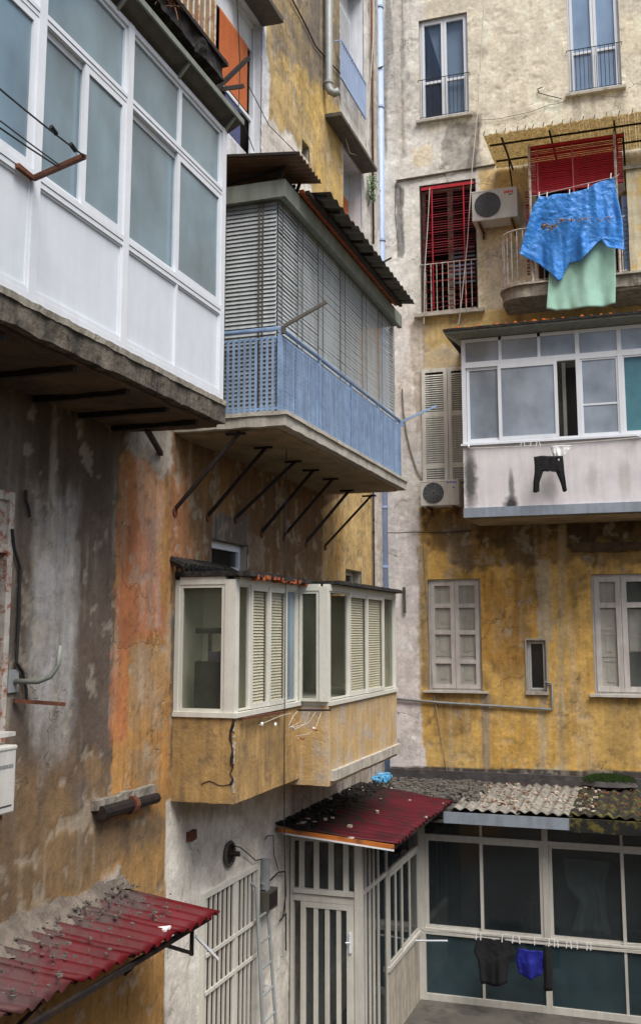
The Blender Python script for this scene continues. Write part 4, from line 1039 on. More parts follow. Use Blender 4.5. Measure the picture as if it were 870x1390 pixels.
for q in ((374, 985), (356, 984), (397, 986), (426, 990), (405, 1002)):
    p = onX(*q, XW+d1+.3); m.bar(p, (p[0]+rnd(-.03, .03), p[1]+.06, p[2]-rnd(-.03, .06)), .022, .014)
m.build('peg', WHITEC, rk)
m = MB()
for q in ((407, 1002), (425, 990)): p = onX(*q, XW+d1+.33); m.bar(p, (p[0]+.02, p[1]+.08, p[2]-.02), .02, .014)
m.build('peg', TILE, rk)
# ================================================================== WHITE ENCLOSED BALCONY (right)
dW = 1.2; YWb = YB-dW
w0 = U(B_, 628, 600, dW); w1 = .35
zW = lambda y, x=700: Z(B_, x, y, dW)
wz_ub = (zW(703, 626)); wz_u = zW(690, 628); wz_par = zW(603, 632); wz_mid = zW(496, 632); wz_top = zW(461, 632)
wz_r = zW(497.5, 632)
eb_ = thing('enclosed_balcony', (-1.5, YB, wz_ub), 'white parapet balcony with glazed top at the right, black trousers hanging in front', 'enclosed balcony')
_sx = lambda x, y: U(B_, x, y, 1.2)
WST = mat('white_stained_parapet', (222, 218, 220), .8, var=.05, dirt=(160, 152, 148), damt=.28, bump=.15,
    stains=[(0, _sx(638, 650), Z(B_, 638, 650, 1.2), .13, .62, .9, (44, 44, 44)), (0, _sx(693, 682), Z(B_, 693, 684, 1.2), .15, .16, .95, (20, 20, 24)),
            (0, _sx(694, 660), Z(B_, 694, 660, 1.2), .06, .32, .75, (60, 58, 62)), (0, _sx(745, 660), Z(B_, 745, 664, 1.2), .14, .25, .4, (110, 108, 108)),
            (0, _sx(803, 650), Z(B_, 803, 650, 1.2), .1, .3, .35, (130, 126, 122)), (0, _sx(848, 650), Z(B_, 848, 650, 1.2), .12, .35, .35, (150, 140, 130))])
m = MB(); m.rough_box(w0, w1, YWb, YB, wz_u, wz_par-.03, .08, .005, 3); m.build('parapet', WST, eb_)
m = MB(); m.rough_box(w0-.01, w1, YWb-.03, YB, wz_ub, wz_u, .1, .004, 5); m.build('slab', GALV, eb_)
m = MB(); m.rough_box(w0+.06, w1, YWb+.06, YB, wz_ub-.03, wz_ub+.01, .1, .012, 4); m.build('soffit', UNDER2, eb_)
m = MB(); m.box(w0-.03, w1, YWb-.05, YWb+.1, wz_par-.035, wz_par); m.build('coping', ALU, eb_)
# mould stains as thin irregular patches of their own relief
STN = mat('black_mould', (34, 33, 32), .95, c2=(120, 116, 112), c2amt=.5, scale=14, bump=.3)
def blob(cx, cz, rx, rz, n=36, jag=.35):
    pts = [(cx, cz)]
    for k in range(n):
        a = 2*math.pi*k/n; r = 1-jag*random.random()
        pts.append((cx+rx*r*math.cos(a), cz+rz*r*math.sin(a)))
    return pts
def stain(pts, d, par, m_):
    mb = MB(); n = len(pts)-1; mb.add([P(B_, p[0], d, p[1]) for p in pts], [(0, 1+k, 1+(k+1) % n) for k in range(n)]); return mb.build('stain', m_, par)
m = MB()
fe = MB()
xs = [629, 678, 731, 783, 840, 905]
us = [U(B_, x, 480, dW) for x in xs]; us[0] = w0; us[-1] = w1
fe.wb(B_, w0, w0+.07, dW-.07, dW, wz_par, wz_top)
for u in us[3:5]: fe.wb(B_, u-.035, u+.035, dW-.07, dW, wz_par, wz_top)
for u in us[1:3]: fe.wb(B_, u-.025, u+.025, dW-.06, dW-.004, wz_mid, wz_top)
for z0, z1, e in ((wz_mid-.05, wz_mid+.05, .0), (wz_top-.06, wz_top, .001), (wz_par, wz_par+.04, .001)): fe.wb(B_, w0+.001, w1, dW-.068, dW-.003-e, z0, z1)
for z in (wz_par+.01, wz_mid, wz_top-.03): fe.box(w0, w0+.05, YWb+.07, YB, z-.03, z+.03)
fe.build('frame', CREAM if False else ALU, eb_)
MB().box(w0+.02, w0+.025, YWb+.07, YB, wz_par+.04, wz_top-.05).build('side_pane', G_GREY, eb_)
for a, b in zip(us[:-1], us[1:]):
    MB().wb(B_, a+.024, b-.024, dW-.035, dW-.03, wz_mid+.05, wz_top-.06).build('top_pane', G_GREY, eb_)
uu = lambda x: U(B_, x, 550, dW)
zlo, zhi = wz_par+.04, wz_mid-.05
sash(B_, uu(633), uu(679), zlo, zhi, dW-.05, eb_, ALU, G_GREY, .05, .03)
o = sash(B_, uu(676), uu(757), zlo, zhi, dW-.015, eb_, ALU, G_GREY, .055, .03)
MB().wb(B_, uu(707), uu(713), dW-.04, dW-.026, zlo+.05, zhi-.05).build('curtain_edge', WHITEC, o)
sash(B_, us[3]+.036, us[4]-.036, zlo, zhi, dW-.03, eb_, ALU, G_GREY, .03, .03, rows=(Z(B_, 810, 548, dW),)) 
sash(B_, us[4]+.036, w1-.02, zlo, zhi, dW-.03, eb_, ALU, G_CLEAR, .03, .03)
# interior: back wall with door, pale board
m = MB(); m.box(us[4]+.05, w1-.05, YWb+.07, YWb+.08, zlo, zhi); m.build('curtain', TURQ, eb_)
m = MB(); m.box(w0+.1, w1, YB-.03, YB-.01, wz_u, wz_top); m.build('inner_wall', mat('veranda_inside', (110, 108, 98), .9, var=.15), eb_)
ud = U(B_, 768, 550, 0)
m = MB(); m.box(U(B_, 770, 550), U(B_, 800, 550), YB-.06, YB-.04, wz_u, wz_mid+.1); m.build('inner_door', DARK, eb_)
m = MB(); m.box(U(B_, 768, 550)-.05, U(B_, 768, 550)+.01, YB-.08, YB-.04, wz_u, wz_mid+.2); m.build('door_frame', GREYFR, eb_)
# oversailing roof with orange tile stubs
dR = 1.5; zr0 = Z(B_, 602.5, 453, dR); ur = U(B_, 602.5, 453, dR)
m = MB(); m.hexa([P(B_, ur, dR, zr0), P(B_, w1, dR, zr0), P(B_, w1, dW-.1, wz_top+.0), P(B_, w0-.02, dW-.1, wz_top+.0), P(B_, ur, dR, zr0+.04), P(B_, w1, dR, zr0+.04), P(B_, w1, dW-.1, wz_top+.06), P(B_, w0-.02, dW-.1, wz_top+.06)])
m.hexa([P(B_, ur, dR-.001, zr0+.001), P(B_, w0-.02, dW-.1, wz_top+.001), P(B_, w0-.02, 0, wz_top+.001), P(B_, ur, 0, zr0+.1), P(B_, ur, dR-.001, zr0+.041), P(B_, w0-.02, dW-.1, wz_top+.061), P(B_, w0-.02, 0, wz_top+.1), P(B_, ur, 0, zr0+.14)])
m.build('roof_soffit', FASC, eb_)
m = MB(); m.rough_box(ur-.02, w1, YB-dR-.03, YB-dR+.4, zr0+.035, zr0+.075, .06, .008, 9); m.rough_box(ur-.02, ur+.06, YB-dR, YB, zr0+.03, zr0+.075, .06, .01, 9); m.build('roof_edge', BLACKCR, eb_)
m = MB(); x = ur
for px in list(range(608, 900, 13)):
    u = U(B_, px, 445, dR)
    if random.random() < .75: m.tube([P(B_, u, dR-.02, zr0+.085), P(B_, u, dR-.2, zr0+.1)], rnd(.018, .038), 7)
m.rough_box(U(B_, 718, 445, dR), U(B_, 745, 445, dR), YB-dR, YB-dR+.1, zr0+.065, zr0+.09, .03, .01, 20)
m.build('tile_stubs', mat('orange_tiles', (226, 120, 40), .8, var=.3, scale=12, bump=.2), eb_)

# washing lines + clothes in front of it
lineY = YWb-.28
wl = thing('washing_line', (-1.6, lineY, wz_par-.2), 'thin double washing line stretched in front of the white parapet', 'washing line')
m = MB(); dl = dW+.28
for dz, dd in ((0, 0), (-.03, .12)):
    a = P(B_, U(B_, 638, 608, dl), dl+dd, Z(B_, 638, 608, dl)+dz); b = P(B_, .4, dl+dd, Z(B_, 638, 608, dl)+dz+.06); m.tube(sag(a, b, .04), .004, 5)
m.build('line', ROPE, wl)
m = MB()
for px in (638, 870):
    u = U(B_, px, 606, dl); z = Z(B_, 638, 608, dl); m.bar(P(B_, u-.08, dW, wz_par-.02), P(B_, u, dl+.14, z-.01), .022)
m.build('line_bracket', ALU, wl)
m = MB()
for px in (706, 712, 719, 727, 733): 
    p = P(B_, U(B_, px, 603, dl), dl+.02, Z(B_, px, 604, dl)); m.bar((p[0], p[1], p[2]-.03), (p[0]+rnd(-.03, .03), p[1], p[2]+.05), .012)
m.build('peg', WHITEC, wl)
def sheetcloth(name, s, d, stages, m, nu=40, nv=30, amp=.04, freq=6, seed=1, fold=.0, smooth=True, cr=.012):
    """cloth hung in the plane d of wall s; stages = polylines (photo pixels) from the top edge to the bottom edge"""
    def samp(pl, t):
        q = [np.array(pix(s, *p, d)) for p in pl]; L = [0]
        for a, b in zip(q[:-1], q[1:]): L.append(L[-1]+np.linalg.norm(b-a))
        x = t*L[-1]
        for i in range(len(q)-1):
            if x <= L[i+1]+1e-9: return q[i]+(q[i+1]-q[i])*((x-L[i])/(L[i+1]-L[i]+1e-9))
        return q[-1]
    def fn(a, b):
        k = b*(len(stages)-1); i = min(int(k), len(stages)-2); f = k-i
        p = samp(stages[i], a)*(1-f)+samp(stages[i+1], a)*f
        n = fb1(a*freq+seed, b*1.3+seed, seed, 2)-.5
        n2 = fb1(a*22, b*16, seed+5, 3)-.5
        dd = d+amp*2*n*(.25+b)+fold*math.sin(a*freq*2.3+2*b)*(.2+.8*b)+cr*2*n2
        return P(s, p[0], dd, p[1])
    o = MB().grid(fn, nu, nv).build(name, m, None, smooth=smooth)
    sd = o.modifiers.new('s', 'SOLIDIFY'); sd.thickness = .004
    return o
# black trousers: waist + two legs, one garment
def trousers():
    stl = [[(724, 620), (735, 618.5), (746, 619)], [(725, 634), (735, 634), (746, 640)], [(725, 640), (731, 640), (737, 640)], [(723, 655), (728, 656), (732, 655)], [(723, 668), (727, 669), (731.5, 667)]]
    str_ = [[(746, 619), (756, 619), (763.5, 618.5)], [(746, 640), (757, 636), (765, 634)], [(754, 640.5), (760, 641), (765.5, 640)], [(760, 655), (764, 655), (767.5, 654)], [(763.5, 667), (766, 668), (769, 666)]]
    a = sheetcloth('trousers', B_, dl+.01, stl, BLACKC, 16, 26, .03, 3, 3); b = sheetcloth('trousers', B_, dl+.01, str_, BLACKC, 16, 26, .03, 3, 3)
    a.data.materials[0] = BLACKC
    off = [b.location[i]-a.location[i] for i in range(3)]
    v = [tuple(p.co) for p in a.data.vertices]; n = len(v); f = [tuple(p.vertices) for p in a.data.polygons]
    v += [tuple(p.co[i]+off[i] for i in range(3)) for p in b.data.vertices]; f += [tuple(i+n for i in p.vertices) for p in b.data.polygons]
    me = bpy.data.meshes.new('trousers'); me.from_pydata(v, [], f); me.materials.append(BLACKC); me.polygons.foreach_set('use_smooth', [True]*len(f))
    a.data = me; bpy.data.objects.remove(b); return a
tag(trousers(), 'short black trousers pegged on the line before the white parapet', 'trousers')
o = sheetcloth('white_garment', B_, dl-.02, [[(746, 606), (760, 604), (775, 604.5)], [(748, 612), (760, 613), (773, 610)], [(751, 621), (758, 627), (766, 618)]], WHITEC, 20, 14, .05, 5, 8)
tag(o, 'small crumpled white garment over the waist of the black trousers', 'garment')
# black soot marks on the parapet
sm = MB()
# ================================================================== TARPAULIN BALCONY
dT = 1.0
zsu = Z(B_, 690, 428); zst = Z(B_, 740, 384, dT)
tb = thing('balcony', (-1.5, YB, zsu), 'crumbling round cornered balcony with white railings behind the blue tarpaulin', 'balcony')
def rounded(u0, u1, d, z0, z1, r=.45, step=.06):
    pts = []
    n = 12
    for k in range(n+1):
        a = math.pi/2*k/n; pts.append((u0+r-r*math.cos(a), (d-r)+r*math.sin(a)))
    pts = [(u0, y) for y in np.linspace(0, d-r, 5)[:-1]]+pts
    pts += [(u, d) for u in np.arange(u0+r+step, u1, step)]+[(u1, d), (u1, 0)]
    nz = 4; mb = MB(); k = len(pts)
    for j in range(nz+1):
        for p in pts: mb.v.append(P(B_, p[0], p[1], z0+(z1-z0)*j/nz))
    for j in range(nz):
        for i in range(k-1): a = j*k+i; mb.f.append((a, a+1, a+k+1, a+k))
    mb.f.append(tuple(range(k))[::-1]); mb.f.append(tuple(range(nz*k, nz*k+k)))
    return mb, pts
tu0 = U(B_, 688, 410); tu1 = .4
mb, pts = rounded(tu0, tu1, dT, zsu, zst)
v = displace(np.array(mb.v), .03, 6); mb.v = [tuple(p) for p in v]; mb.build('slab', CONC, tb)
mb, pts = rounded(tu0-.04, tu1, dT+.05, zst, zst+.035, .48); mb.v = [tuple(p) for p in displace(np.array(mb.v), .006, 9)]; mb.build('slab_lip', CONCL, tb)
m = MB(); m.rough_box(U(B_, 830, 390), .4, YB-.96, YB-.02, zsu-.06, zsu+.04, .08, .05, 3); m.build('broken_soffit', CONC, tb)
mb, pts = rounded(tu0+.02, U(B_, 850, 350, dT), dT-.02, zst, zst+1, .42)
ztr = Z(B_, 700, 331, .3); m = MB()
path = [P(B_, p[0], p[1], ztr) for p in pts[:-1]]; m.tube(path, .016, 6); m.tube([(p[0], p[1], zst+.08) for p in path], .01, 6)
acc = 0
for i in range(1, len(path)):
    acc += math.dist(path[i], path[i-1])
    if acc > .1: acc = 0; m.tube([(path[i][0], path[i][1], zst+.02), path[i]], .010, 5)
m.build('railing', RUSTWHITE, tb)
for px0, px1 in (((717, 197), (719, 330)), ((832.5, 176), (843, 330))):
    a = onY(*px0, YB-dT-.02); zz = Z(B_, *px1, dT+.02); MB().tube([a, (a[0], a[1], zst)], .024, 8).build('post', RUSTWHITE, tb)
# plaster pier at its right end
p0 = U(B_, 852, 300, dT); m = MB(); m.rough_box(p0, p0+.9, YB-dT+.02, YB, zst, Z(B_, 860, 229, dT), .06, .012, 5); m.build('plaster_pier', mat('pier_plaster', (214, 204, 172), .9, var=.1, c2=(216, 180, 100), c2amt=.8, scale=2.4, dirt=(140, 126, 104), damt=.5, bump=.4), tb)
m = MB(); m.rough_box(p0-.04, p0+.95, YB-dT-.02, YB, Z(B_, 860, 229, dT), Z(B_, 860, 224, dT), .06, .008, 9); m.build('pier_cap', CONC, tb)
m = MB()
for k in range(12): z = zst+.35+k*.085; m.box(U(B_, 846, 300, .8), U(B_, 852, 300, .8)+.02, YB-.8, YB-.79, z, z+.045)
m.box(U(B_, 845, 300, .8)-.01, U(B_, 852, 300, .8)+.03, YB-.785, YB-.78, zst+.1, zst+1.5); m.build('side_screen', PIPEB, tb)
# red blind
bl0, bl1 = U(B_, 719, 240, dT-.08), U(B_, 844.5, 220, dT-.08); zb0, zb1 = Z(B_, 719, 263, dT-.08), Z(B_, 719, 202, dT-.08)
m = MB(); slats(m, B_, bl0, bl1, zb0+.03, zb1-.02, dT-.08, .034, .036, 62, .003, .04, .004); m.wb(B_, bl0-.01, bl1+.03, dT-.1, dT-.05, zb1-.03, zb1+.03); m.wb(B_, bl0, bl1, dT-.1, dT-.06, zb0-.02, zb0+.025)
rbl = m.build('venetian_blind', REDB, tb)
m = MB()
for px in (729, 777): u = U(B_, px, 230, dT-.05); m.wb(B_, u-.012, u+.012, dT-.055, dT-.05, Z(B_, px, 264, dT), zb1)
m.build('tape', mat('faded_red_tape', (204, 80, 96), .7), rbl)
m = MB(); slats(m, B_, U(B_, 712, 300, .9), U(B_, 722, 300, .9), zst+.2, zb0+.1, .8, .036, .036, 60, .003, .3, .02); m.build('side_blind', REDDK, tb)
m = MB(); m.wb(B_, bl0+.03, bl1-.08, .2, .21, zb0-.35, zb0+.05); m.build('wooden_board', STRAW, tb)
# reed awning
dA = 1.5; aL = U(B_, 656, 184, dA); zA = Z(B_, 656, 185, dA); zI = Z(B_, 674, 228, .05)
ra = thing('reed_awning', (-1.6, YB, zI), 'straw coloured reed awning sloping over the red blind', 'awning')
m = MB(); u = aL
while u < .45:
    w_ = rnd(.035, .06); e0, e1 = rnd(-.03, .03), rnd(-.02, .02); lift = rnd(-.008, .008)
    m.hexa([P(B_, u, dA+e0, zA+lift), P(B_, u+w_, dA+e0, zA+lift), P(B_, u+w_, .03, zI+e1*.3), P(B_, u, .03, zI+e1*.3),
            P(B_, u, dA+e0, zA+lift+.02), P(B_, u+w_, dA+e0, zA+lift+.02), P(B_, u+w_, .03, zI+.02+e1*.3), P(B_, u, .03, zI+.02+e1*.3)]); u += w_+rnd(.0015, .007)
m.build('reeds', STRAW, ra)
m = MB(); zc = lambda d_: zI+(zA-zI)*(d_/dA)
for d_ in (.4, 1.12): m.bar(P(B_, aL+.05, d_, zc(d_)-.02), P(B_, .45, d_, zc(d_)-.02), .028)
for px in (684, 748, 835): u = U(B_, px, 200, 1.1); m.bar(P(B_, u, .0, zc(0)-.05), P(B_, u, dA-.1, zc(dA-.1)-.035), .03)
u = U(B_, 690, 200, .6); m.bar(P(B_, u, 0, zI-.75), P(B_, u, .75, zc(.75)-.05), .024); m.bar(P(B_, U(B_, 846, 200, .6), 0, zI-.5), P(B_, U(B_, 846, 200, .6), .9, zc(.9)-.05), .035)
m.build('support_bar', IRON, ra)
k = aL
while k < .45: MB().bar(P(B_, k, dA+.02, zA+.0), P(B_, k+.02, dA+.02, zA+.08), .012).build('batten_end', IRON, ra); k += rnd(.13, .22)
# the tarpaulin and the mint cloth
zx = lambda x, y: (640+x*.26437, 140+y*.26437)
S = lambda *l: [zx(*p) for p in l]
tarp = sheetcloth('tarpaulin', B_, dT+.22, [S((345, 478), (385, 482), (430, 466), (505, 462), (560, 448), (595, 436), (660, 404), (728, 380)),
      S((312, 540), (400, 545), (500, 540), (600, 520), (700, 480), (742, 450)), S((288, 618), (380, 610), (480, 600), (580, 590), (680, 590), (772, 596)),
      S((262, 700), (350, 720), (440, 760), (520, 700), (600, 690), (690, 680), (778, 690)),
      S((245, 776), (300, 800), (345, 818), (400, 866), (440, 908), (462, 895), (466, 868), (500, 812), (562, 812), (600, 770), (645, 712), (662, 698), (700, 742), (740, 752), (782, 760))],
      TARP, 110, 80, .13, 8, 21, .03, cr=.014)
tag(tarp, 'bright blue tarpaulin hung crumpled over the balcony railing', 'tarpaulin')
for t_ in range(1):
    m = MB()
    for k in range(190):
        a = random.random()**1.5; x = 362+a*370; y = 606-14*a+random.gauss(0, 7)+6*math.sin(a*17)+(8 if a < .2 else 0)
        if x < 450: y += 14
        p = P(B_, *[pix(B_, *zx(x, y), dT+.3)[0]], dT+.29+rnd(0, .03), pix(B_, *zx(x, y), dT+.3)[1])
        r = rnd(.004, .016)*(1.6 if a < .3 else 1); t_2 = rnd(0, 3.14); m.add([(p[0]+r*2*math.cos(t_2), p[1], p[2]+r*math.sin(t_2)), (p[0]-r*math.sin(t_2), p[1]-.01, p[2]+r*math.cos(t_2)), (p[0]-r*2*math.cos(t_2), p[1]+.01, p[2]-r*math.sin(t_2)), (p[0]+r*.3, p[1]-.02, p[2]-r*1.4)], [(0, 1, 2, 3)])
    m.build('torn_lining', TORN, tarp)
m = MB()
for x, y in ((385, 470), (500, 455), (596, 428), (712, 374), (345, 470)):
    p = P(B_, U(B_, *zx(x, y), dT+.22), dT+.24, Z(B_, *zx(x, y), dT+.22)); m.bar((p[0], p[1], p[2]-.06), (p[0]+.01, p[1], p[2]+.04), .018)
m.build('peg', WHITEC, tarp)
mint = sheetcloth('bed_sheet', B_, dT+.1, [S((400, 690), (520, 690), (640, 690), (735, 700)), S((400, 800), (735, 790)), S((392, 930), (738, 910)), S((383, 1058), (440, 1064), (560, 1056), (680, 1042), (736, 1028))],
      GREENC, 60, 34, .07, 5, 5, .012, cr=.004)
tag(mint, 'mint green cloth hanging below the blue tarpaulin', 'cloth')
m = MB(); a = P(B_, U(B_, 722, 266, dT+.22), dT+.22, Z(B_, 728, 266, dT+.22)); b = P(B_, U(B_, 836, 238, dT+.22), dT+.22, Z(B_, 834, 240, dT+.22)); m.tube([a, b], .006, 5)
m.tube([a, P(B_, U(B_, 718, 262, dT), dT, Z(B_, 718, 262, dT))], .006, 5); m.tube([b, P(B_, U(B_, 840, 236, dT), dT, Z(B_, 840, 236, dT))], .006, 5)
o = m.build('clothesline', ROPE); tag(o, 'short rope strung between the rusty posts that carries the blue tarpaulin', 'washing line')

# ================================================================== AIR CONDITIONERS
def ac(label, s, u0, u1, z0, z1, d0, d1, fan_u, mark=None, group='air conditioners on the walls'):
    u0, u1 = sorted((u0, u1)); r = thing('air_conditioner', P(s, (u0+u1)/2, 0, z0-.12), label, 'air conditioner', group)
    m = MB(); m.wb(s, u0, u1, d0, d1, z0, z1); m.wb(s, u0-.006, u1+.006, d0-.004, d1+.006, z1-.03, z1+.006)
    c = m.build('casing', PLAST, r); bv = c.modifiers.new('b', 'BEVEL'); bv.width = .012; bv.segments = 2
    R = min((z1-z0)*.42, (u1-u0)*.3); zc_ = (z0+z1)/2
    n = (1, 0, 0) if s == 'L' else (0, -1, 0)
    MB().disc(P(s, fan_u, d1+.001, zc_), n, R, .004, 32).build('fan_recess', DARKP, r)
    g_ = MB()
    for q in range(1, 9):
        rr = R*q/8; g_.tube([P(s, fan_u+rr*math.cos(a*math.pi/16), d1+.012, zc_+rr*math.sin(a*math.pi/16)) for a in range(33)], .0035, 4)
    for q in range(12):
        a = q*math.pi/6; g_.tube([P(s, fan_u+.03*math.cos(a), d1+.010, zc_+.03*math.sin(a)), P(s, fan_u+R*math.cos(a+.3), d1+.010, zc_+R*math.sin(a+.3))], .003, 4)
    g_.build('fan_grille', PLAST if False else mat('grille_grey', (128, 130, 134), .5) if 'grille_grey' not in MATS else MATS['grille_grey'], r)
    for u in (u0+.12, u1-.12):
        MB().wb(s, u-.02, u+.02, 0, d1-.03, z0-.045, z0-.008).wb(s, u-.02, u+.02, 0, .03, z0-.16, z0-.046).build('wall_bracket', RUST, r)
    return r
d0 = .55
u0, u1 = U(B_, 640, 280, d0), U(B_, 702, 280, d0); z0, z1 = Z(B_, 640, 301, d0), Z(B_, 640, 261, d0)
a1 = ac('white air conditioner with a red mark beside the red slatted window', B_, u0, u1, z0, z1, .14, d0, U(B_, 661.5, 280, d0))
mk = MB(); x0 = u1-.24
for k in range(5): mk.wb(B_, x0+k*.034, x0+k*.034+.026, d0+.001, d0+.003, z1-.11+.008*(k % 2), z1-.065+.004*(k % 3))
mk.build('logo', mat('red_print', (216, 44, 36), .5), a1)
mk = MB(); mk.wb(B_, u1-.16, u1-.09, d0+.001, d0+.003, z1-.145, z1-.128); mk.build('badge', IRON, a1)
d0 = .38
u0, u1 = U(B_, 570.5, 670, d0), U(B_, 623, 670, d0); z0, z1 = Z(B_, 600, 686, d0), Z(B_, 600, 652, d0)
a2 = ac('small grey white air conditioner under the louvred shutters', B_, u0, u1, z0, z1, .06, d0, U(B_, 588, 670, d0))
mk = MB()
for k in range(7): mk.wb(B_, u1-.23+k*.028, u1-.23+k*.028+.02, d0+.001, d0+.003, z1-.055, z1-.035)
mk.wb(B_, u1-.12, u1-.09, d0+.001, d0+.003, z1-.15, z1-.125); mk.build('logo', mat('blue_print', (40, 84, 190), .5), a2)
# the one at the left edge, cut by the frame
dq = .42; yq = U(L_, 22, 1050, dq); zq1 = Z(L_, 22, 1012, dq); zq0 = Z(L_, 20, 1102, dq)
a3 = ac('white air conditioner cut by the left edge below the rusty window', L_, yq-.85, yq, zq0, zq1, .08, dq, yq-.58)
m = MB()
for k in range(7): z = zq0+.08+k*.065; m.box(XW+.09, XW+dq-.02, yq+.001, yq+.004, z, z+.008)
m.wb(L_, yq-.85, yq-.04, dq+.001, dq+.003, zq0+.05, zq0+.06)
m.build('side_vents', DARKP, a3)
mk = MB()
for k in range(8): mk.wb(L_, yq-.2+k*.021, yq-.2+k*.021+.015, dq+.001, dq+.003, zq1-.15, zq1-.125)
mk.build('logo', MATS['grille_grey'], a3)
m = MB(); z = Z(L_, 10, 1000, .35); m.rough_box(XW, XW+.36, yq-.9, U(L_, 20, 1000, .35), z, z+.03, .06, .004); o = m.build('shelf', PLAST); tag(o, 'white shelf board jutting from the wall over the cut off air conditioner', 'shelf')

# ================================================================== PIPES, CABLES
def downpipe(label, s, pts, r, m_, clips=(), name='downpipe'):
    t = thing(name, P(s, pts[0][0], pts[0][1], min(p[2] for p in pts)), label, 'pipe')
    MB().tube([P(s, *p) for p in pts], r, 12).build('pipe', m_, t, smooth=True)
    for (u, d, z) in clips: MB().tube([P(s, u, d, z-.02), P(s, u, d, z+.02)], r*1.22, 12).build('clamp', m_, t)
    return t
up = U(B_, 519, 500, .14); zz = [Z(B_, 520, y, .14) for y in (-60, 1100)]
downpipe('pale blue downpipe running the full height of the inner corner', B_, [(up, .14, 13.9), (up, .14, Z(B_, 520, 1062))], .075, PIPEB, [(up, .14, Z(B_, 520, y)) for y in (15, 150, 330, 470, 690, 770)])
uq = U(L_, 446, 60, .1)
downpipe('short grey downpipe ending in an elbow on the yellow upper wall', L_, [(uq, .1, 13.9), (uq, .1, Z(L_, 446, 118, .1)), (uq, .13, Z(L_, 446, 124, .1)), (uq, .2, Z(L_, 446, 128, .1)), (uq, .28, Z(L_, 446, 126, .1))], .065, PIPEG, [(uq, .1, Z(L_, 446, 112, .1))])
u_ = U(L_, 506, 250, .05)
downpipe('thin rusty pipe beside the pale blue downpipe', L_, [(u_, .05, 13.9), (u_, .05, Z(L_, 506, 330, .05))], .022, RUST, [(u_, .05, Z(L_, 506, y, .05)) for y in (100, 110, 200)], 'pipe')
u_ = U(L_, 508, 750, .05)
downpipe('thin dark cable pipe dropping beside the blue downpipe under the balcony', L_, [(u_, .04, Z(L_, 508, 668, .05)), (u_, .04, -1.2)], .018, IRON, [(u_, .04, Z(L_, 506, y, .05)) for y in (705, 722)], 'pipe')
# conduit on the yellow wall
m = MB(); zz0, zz1 = Z(B_, 545, 950, .04), Z(B_, 748, 963, .04); q = U(B_, 748, 963, .04)
m.tube([P(B_, XW+.1, .04, zz0+.02), P(B_, U(B_, 600, 955), .04, (zz0+zz1)/2+.02), P(B_, q, .04, zz1), P(B_, q+.02, .04, zz1+.02), P(B_, q+.02, .04, Z(B_, 748, 928, .04)), P(B_, q-.1, .04, Z(B_, 748, 926, .04))], .021, 8)
o = m.build('conduit', PIPEG, smooth=True); tag(o, 'grey conduit crossing the yellow wall below the windows', 'pipe')
# broken drain piece on orange wall
dp_ = thing('broken_drainpipe', onX(137, 1105, XW+.06), 'dark broken length of drainpipe on the orange wall', 'pipe')
A = onX(137, 1104, XW+.08); Bq = onX(213, 1083, XW+.08); MB().tube([A, lerp(A, Bq, .5)], .062, 10).tube([lerp(A, Bq, .48), Bq], .05, 10).build('pipe', IRON, dp_)
c = lerp(A, Bq, .52); MB().tube([(c[0], c[1]-.03, c[2]), (c[0], c[1]+.04, c[2]+.0)], .085, 10).build('collar', RUST, dp_)
m = MB(); m.rough_box(XW, XW+.07, A[1]-.03, Bq[1], min(A[2], Bq[2])+.05, max(A[2], Bq[2])+.11, .05, .02, 9); m.build('mortar', CONC, dp_)
# antenna bracket at the left
br = thing('wall_bracket', onX(20, 920, XW), 'grey bent pipe bracket on a plate by the left edge', 'bracket')
a = onX(16, 905, XW); z_ = Z(L_, 16, 925)
MB().wb(L_, U(L_, 10, 920), U(L_, 24, 920), .0, .015, Z(L_, 16, 940), Z(L_, 16, 909)).build('plate', PIPEG, br)
MB().tube([P(L_, U(L_, 18, 925), .02, Z(L_, 18, 925)), P(L_, U(L_, 18, 925)+.02, .22, Z(L_, 20, 925, .05)), P(L_, U(L_, 18, 925)+.05, .31, Z(L_, 20, 922, .05)+.02), P(L_, U(L_, 18, 925)+.08, .36, Z(L_, 20, 915, .05)+.07), P(L_, U(L_, 18, 925)+.08, .37, Z(L_, 18, 880, .1)+.02)], .022, 8).build('arm', GALV if False else FASC, br, smooth=True)
A = onX(20, 951, XW+.02); Bq = onX(89, 956, XW+.3); o = MB().bar(A, Bq, .04, .03).build('iron_bar', RUST); tag(o, 'rusty flat bar sticking out below the bent pipe bracket', 'iron bar')
# broken iron stubs under the white slab
A = onX(199, 582, XW+.3); Bq = onX(219, 616, XW+.02); o = MB().bar(A, Bq, .045).build('iron_strut', IRON); tag(o, 'short iron strut between the white enclosure slab and the orange wall', 'iron strut')
# cables
def cable(name, label, pts, r=.008, m_=CABLE, sg=0.):
    mb = MB(); q = []
    for a, b in zip(pts[:-1], pts[1:]): q += sag(a, b, sg, 8)[:-1]
    q.append(pts[-1]); mb.tube(q, r, 5); o = mb.build(name, m_); tag(o, label, 'cable'); return o
W2 = lambda s, x, y, d=.03: P(s, U(s, x, y, d), d, Z(s, x, y, d))
cable('cable', 'black wire from the corner pipe across the white strip', [W2(B_, 512, 722, .2), W2(B_, 560, 722), W2(B_, 640, 720)], .009, CABLE, .02)
cable('cable', 'jagged black cable running down the grey wall by the rusty window', [W2(L_, x, y) for x, y in ((17, 718), (20, 745), (28, 772), (27, 800), (26, 840), (24, 880), (23, 900), (31, 912), (36, 935), (37, 952))], .014)
cable('cable', 'short black cable end hanging on the grey streaked wall', [W2(L_, x, y) for x, y in ((36, 665), (36, 680), (40, 692), (41, 702))], .014)
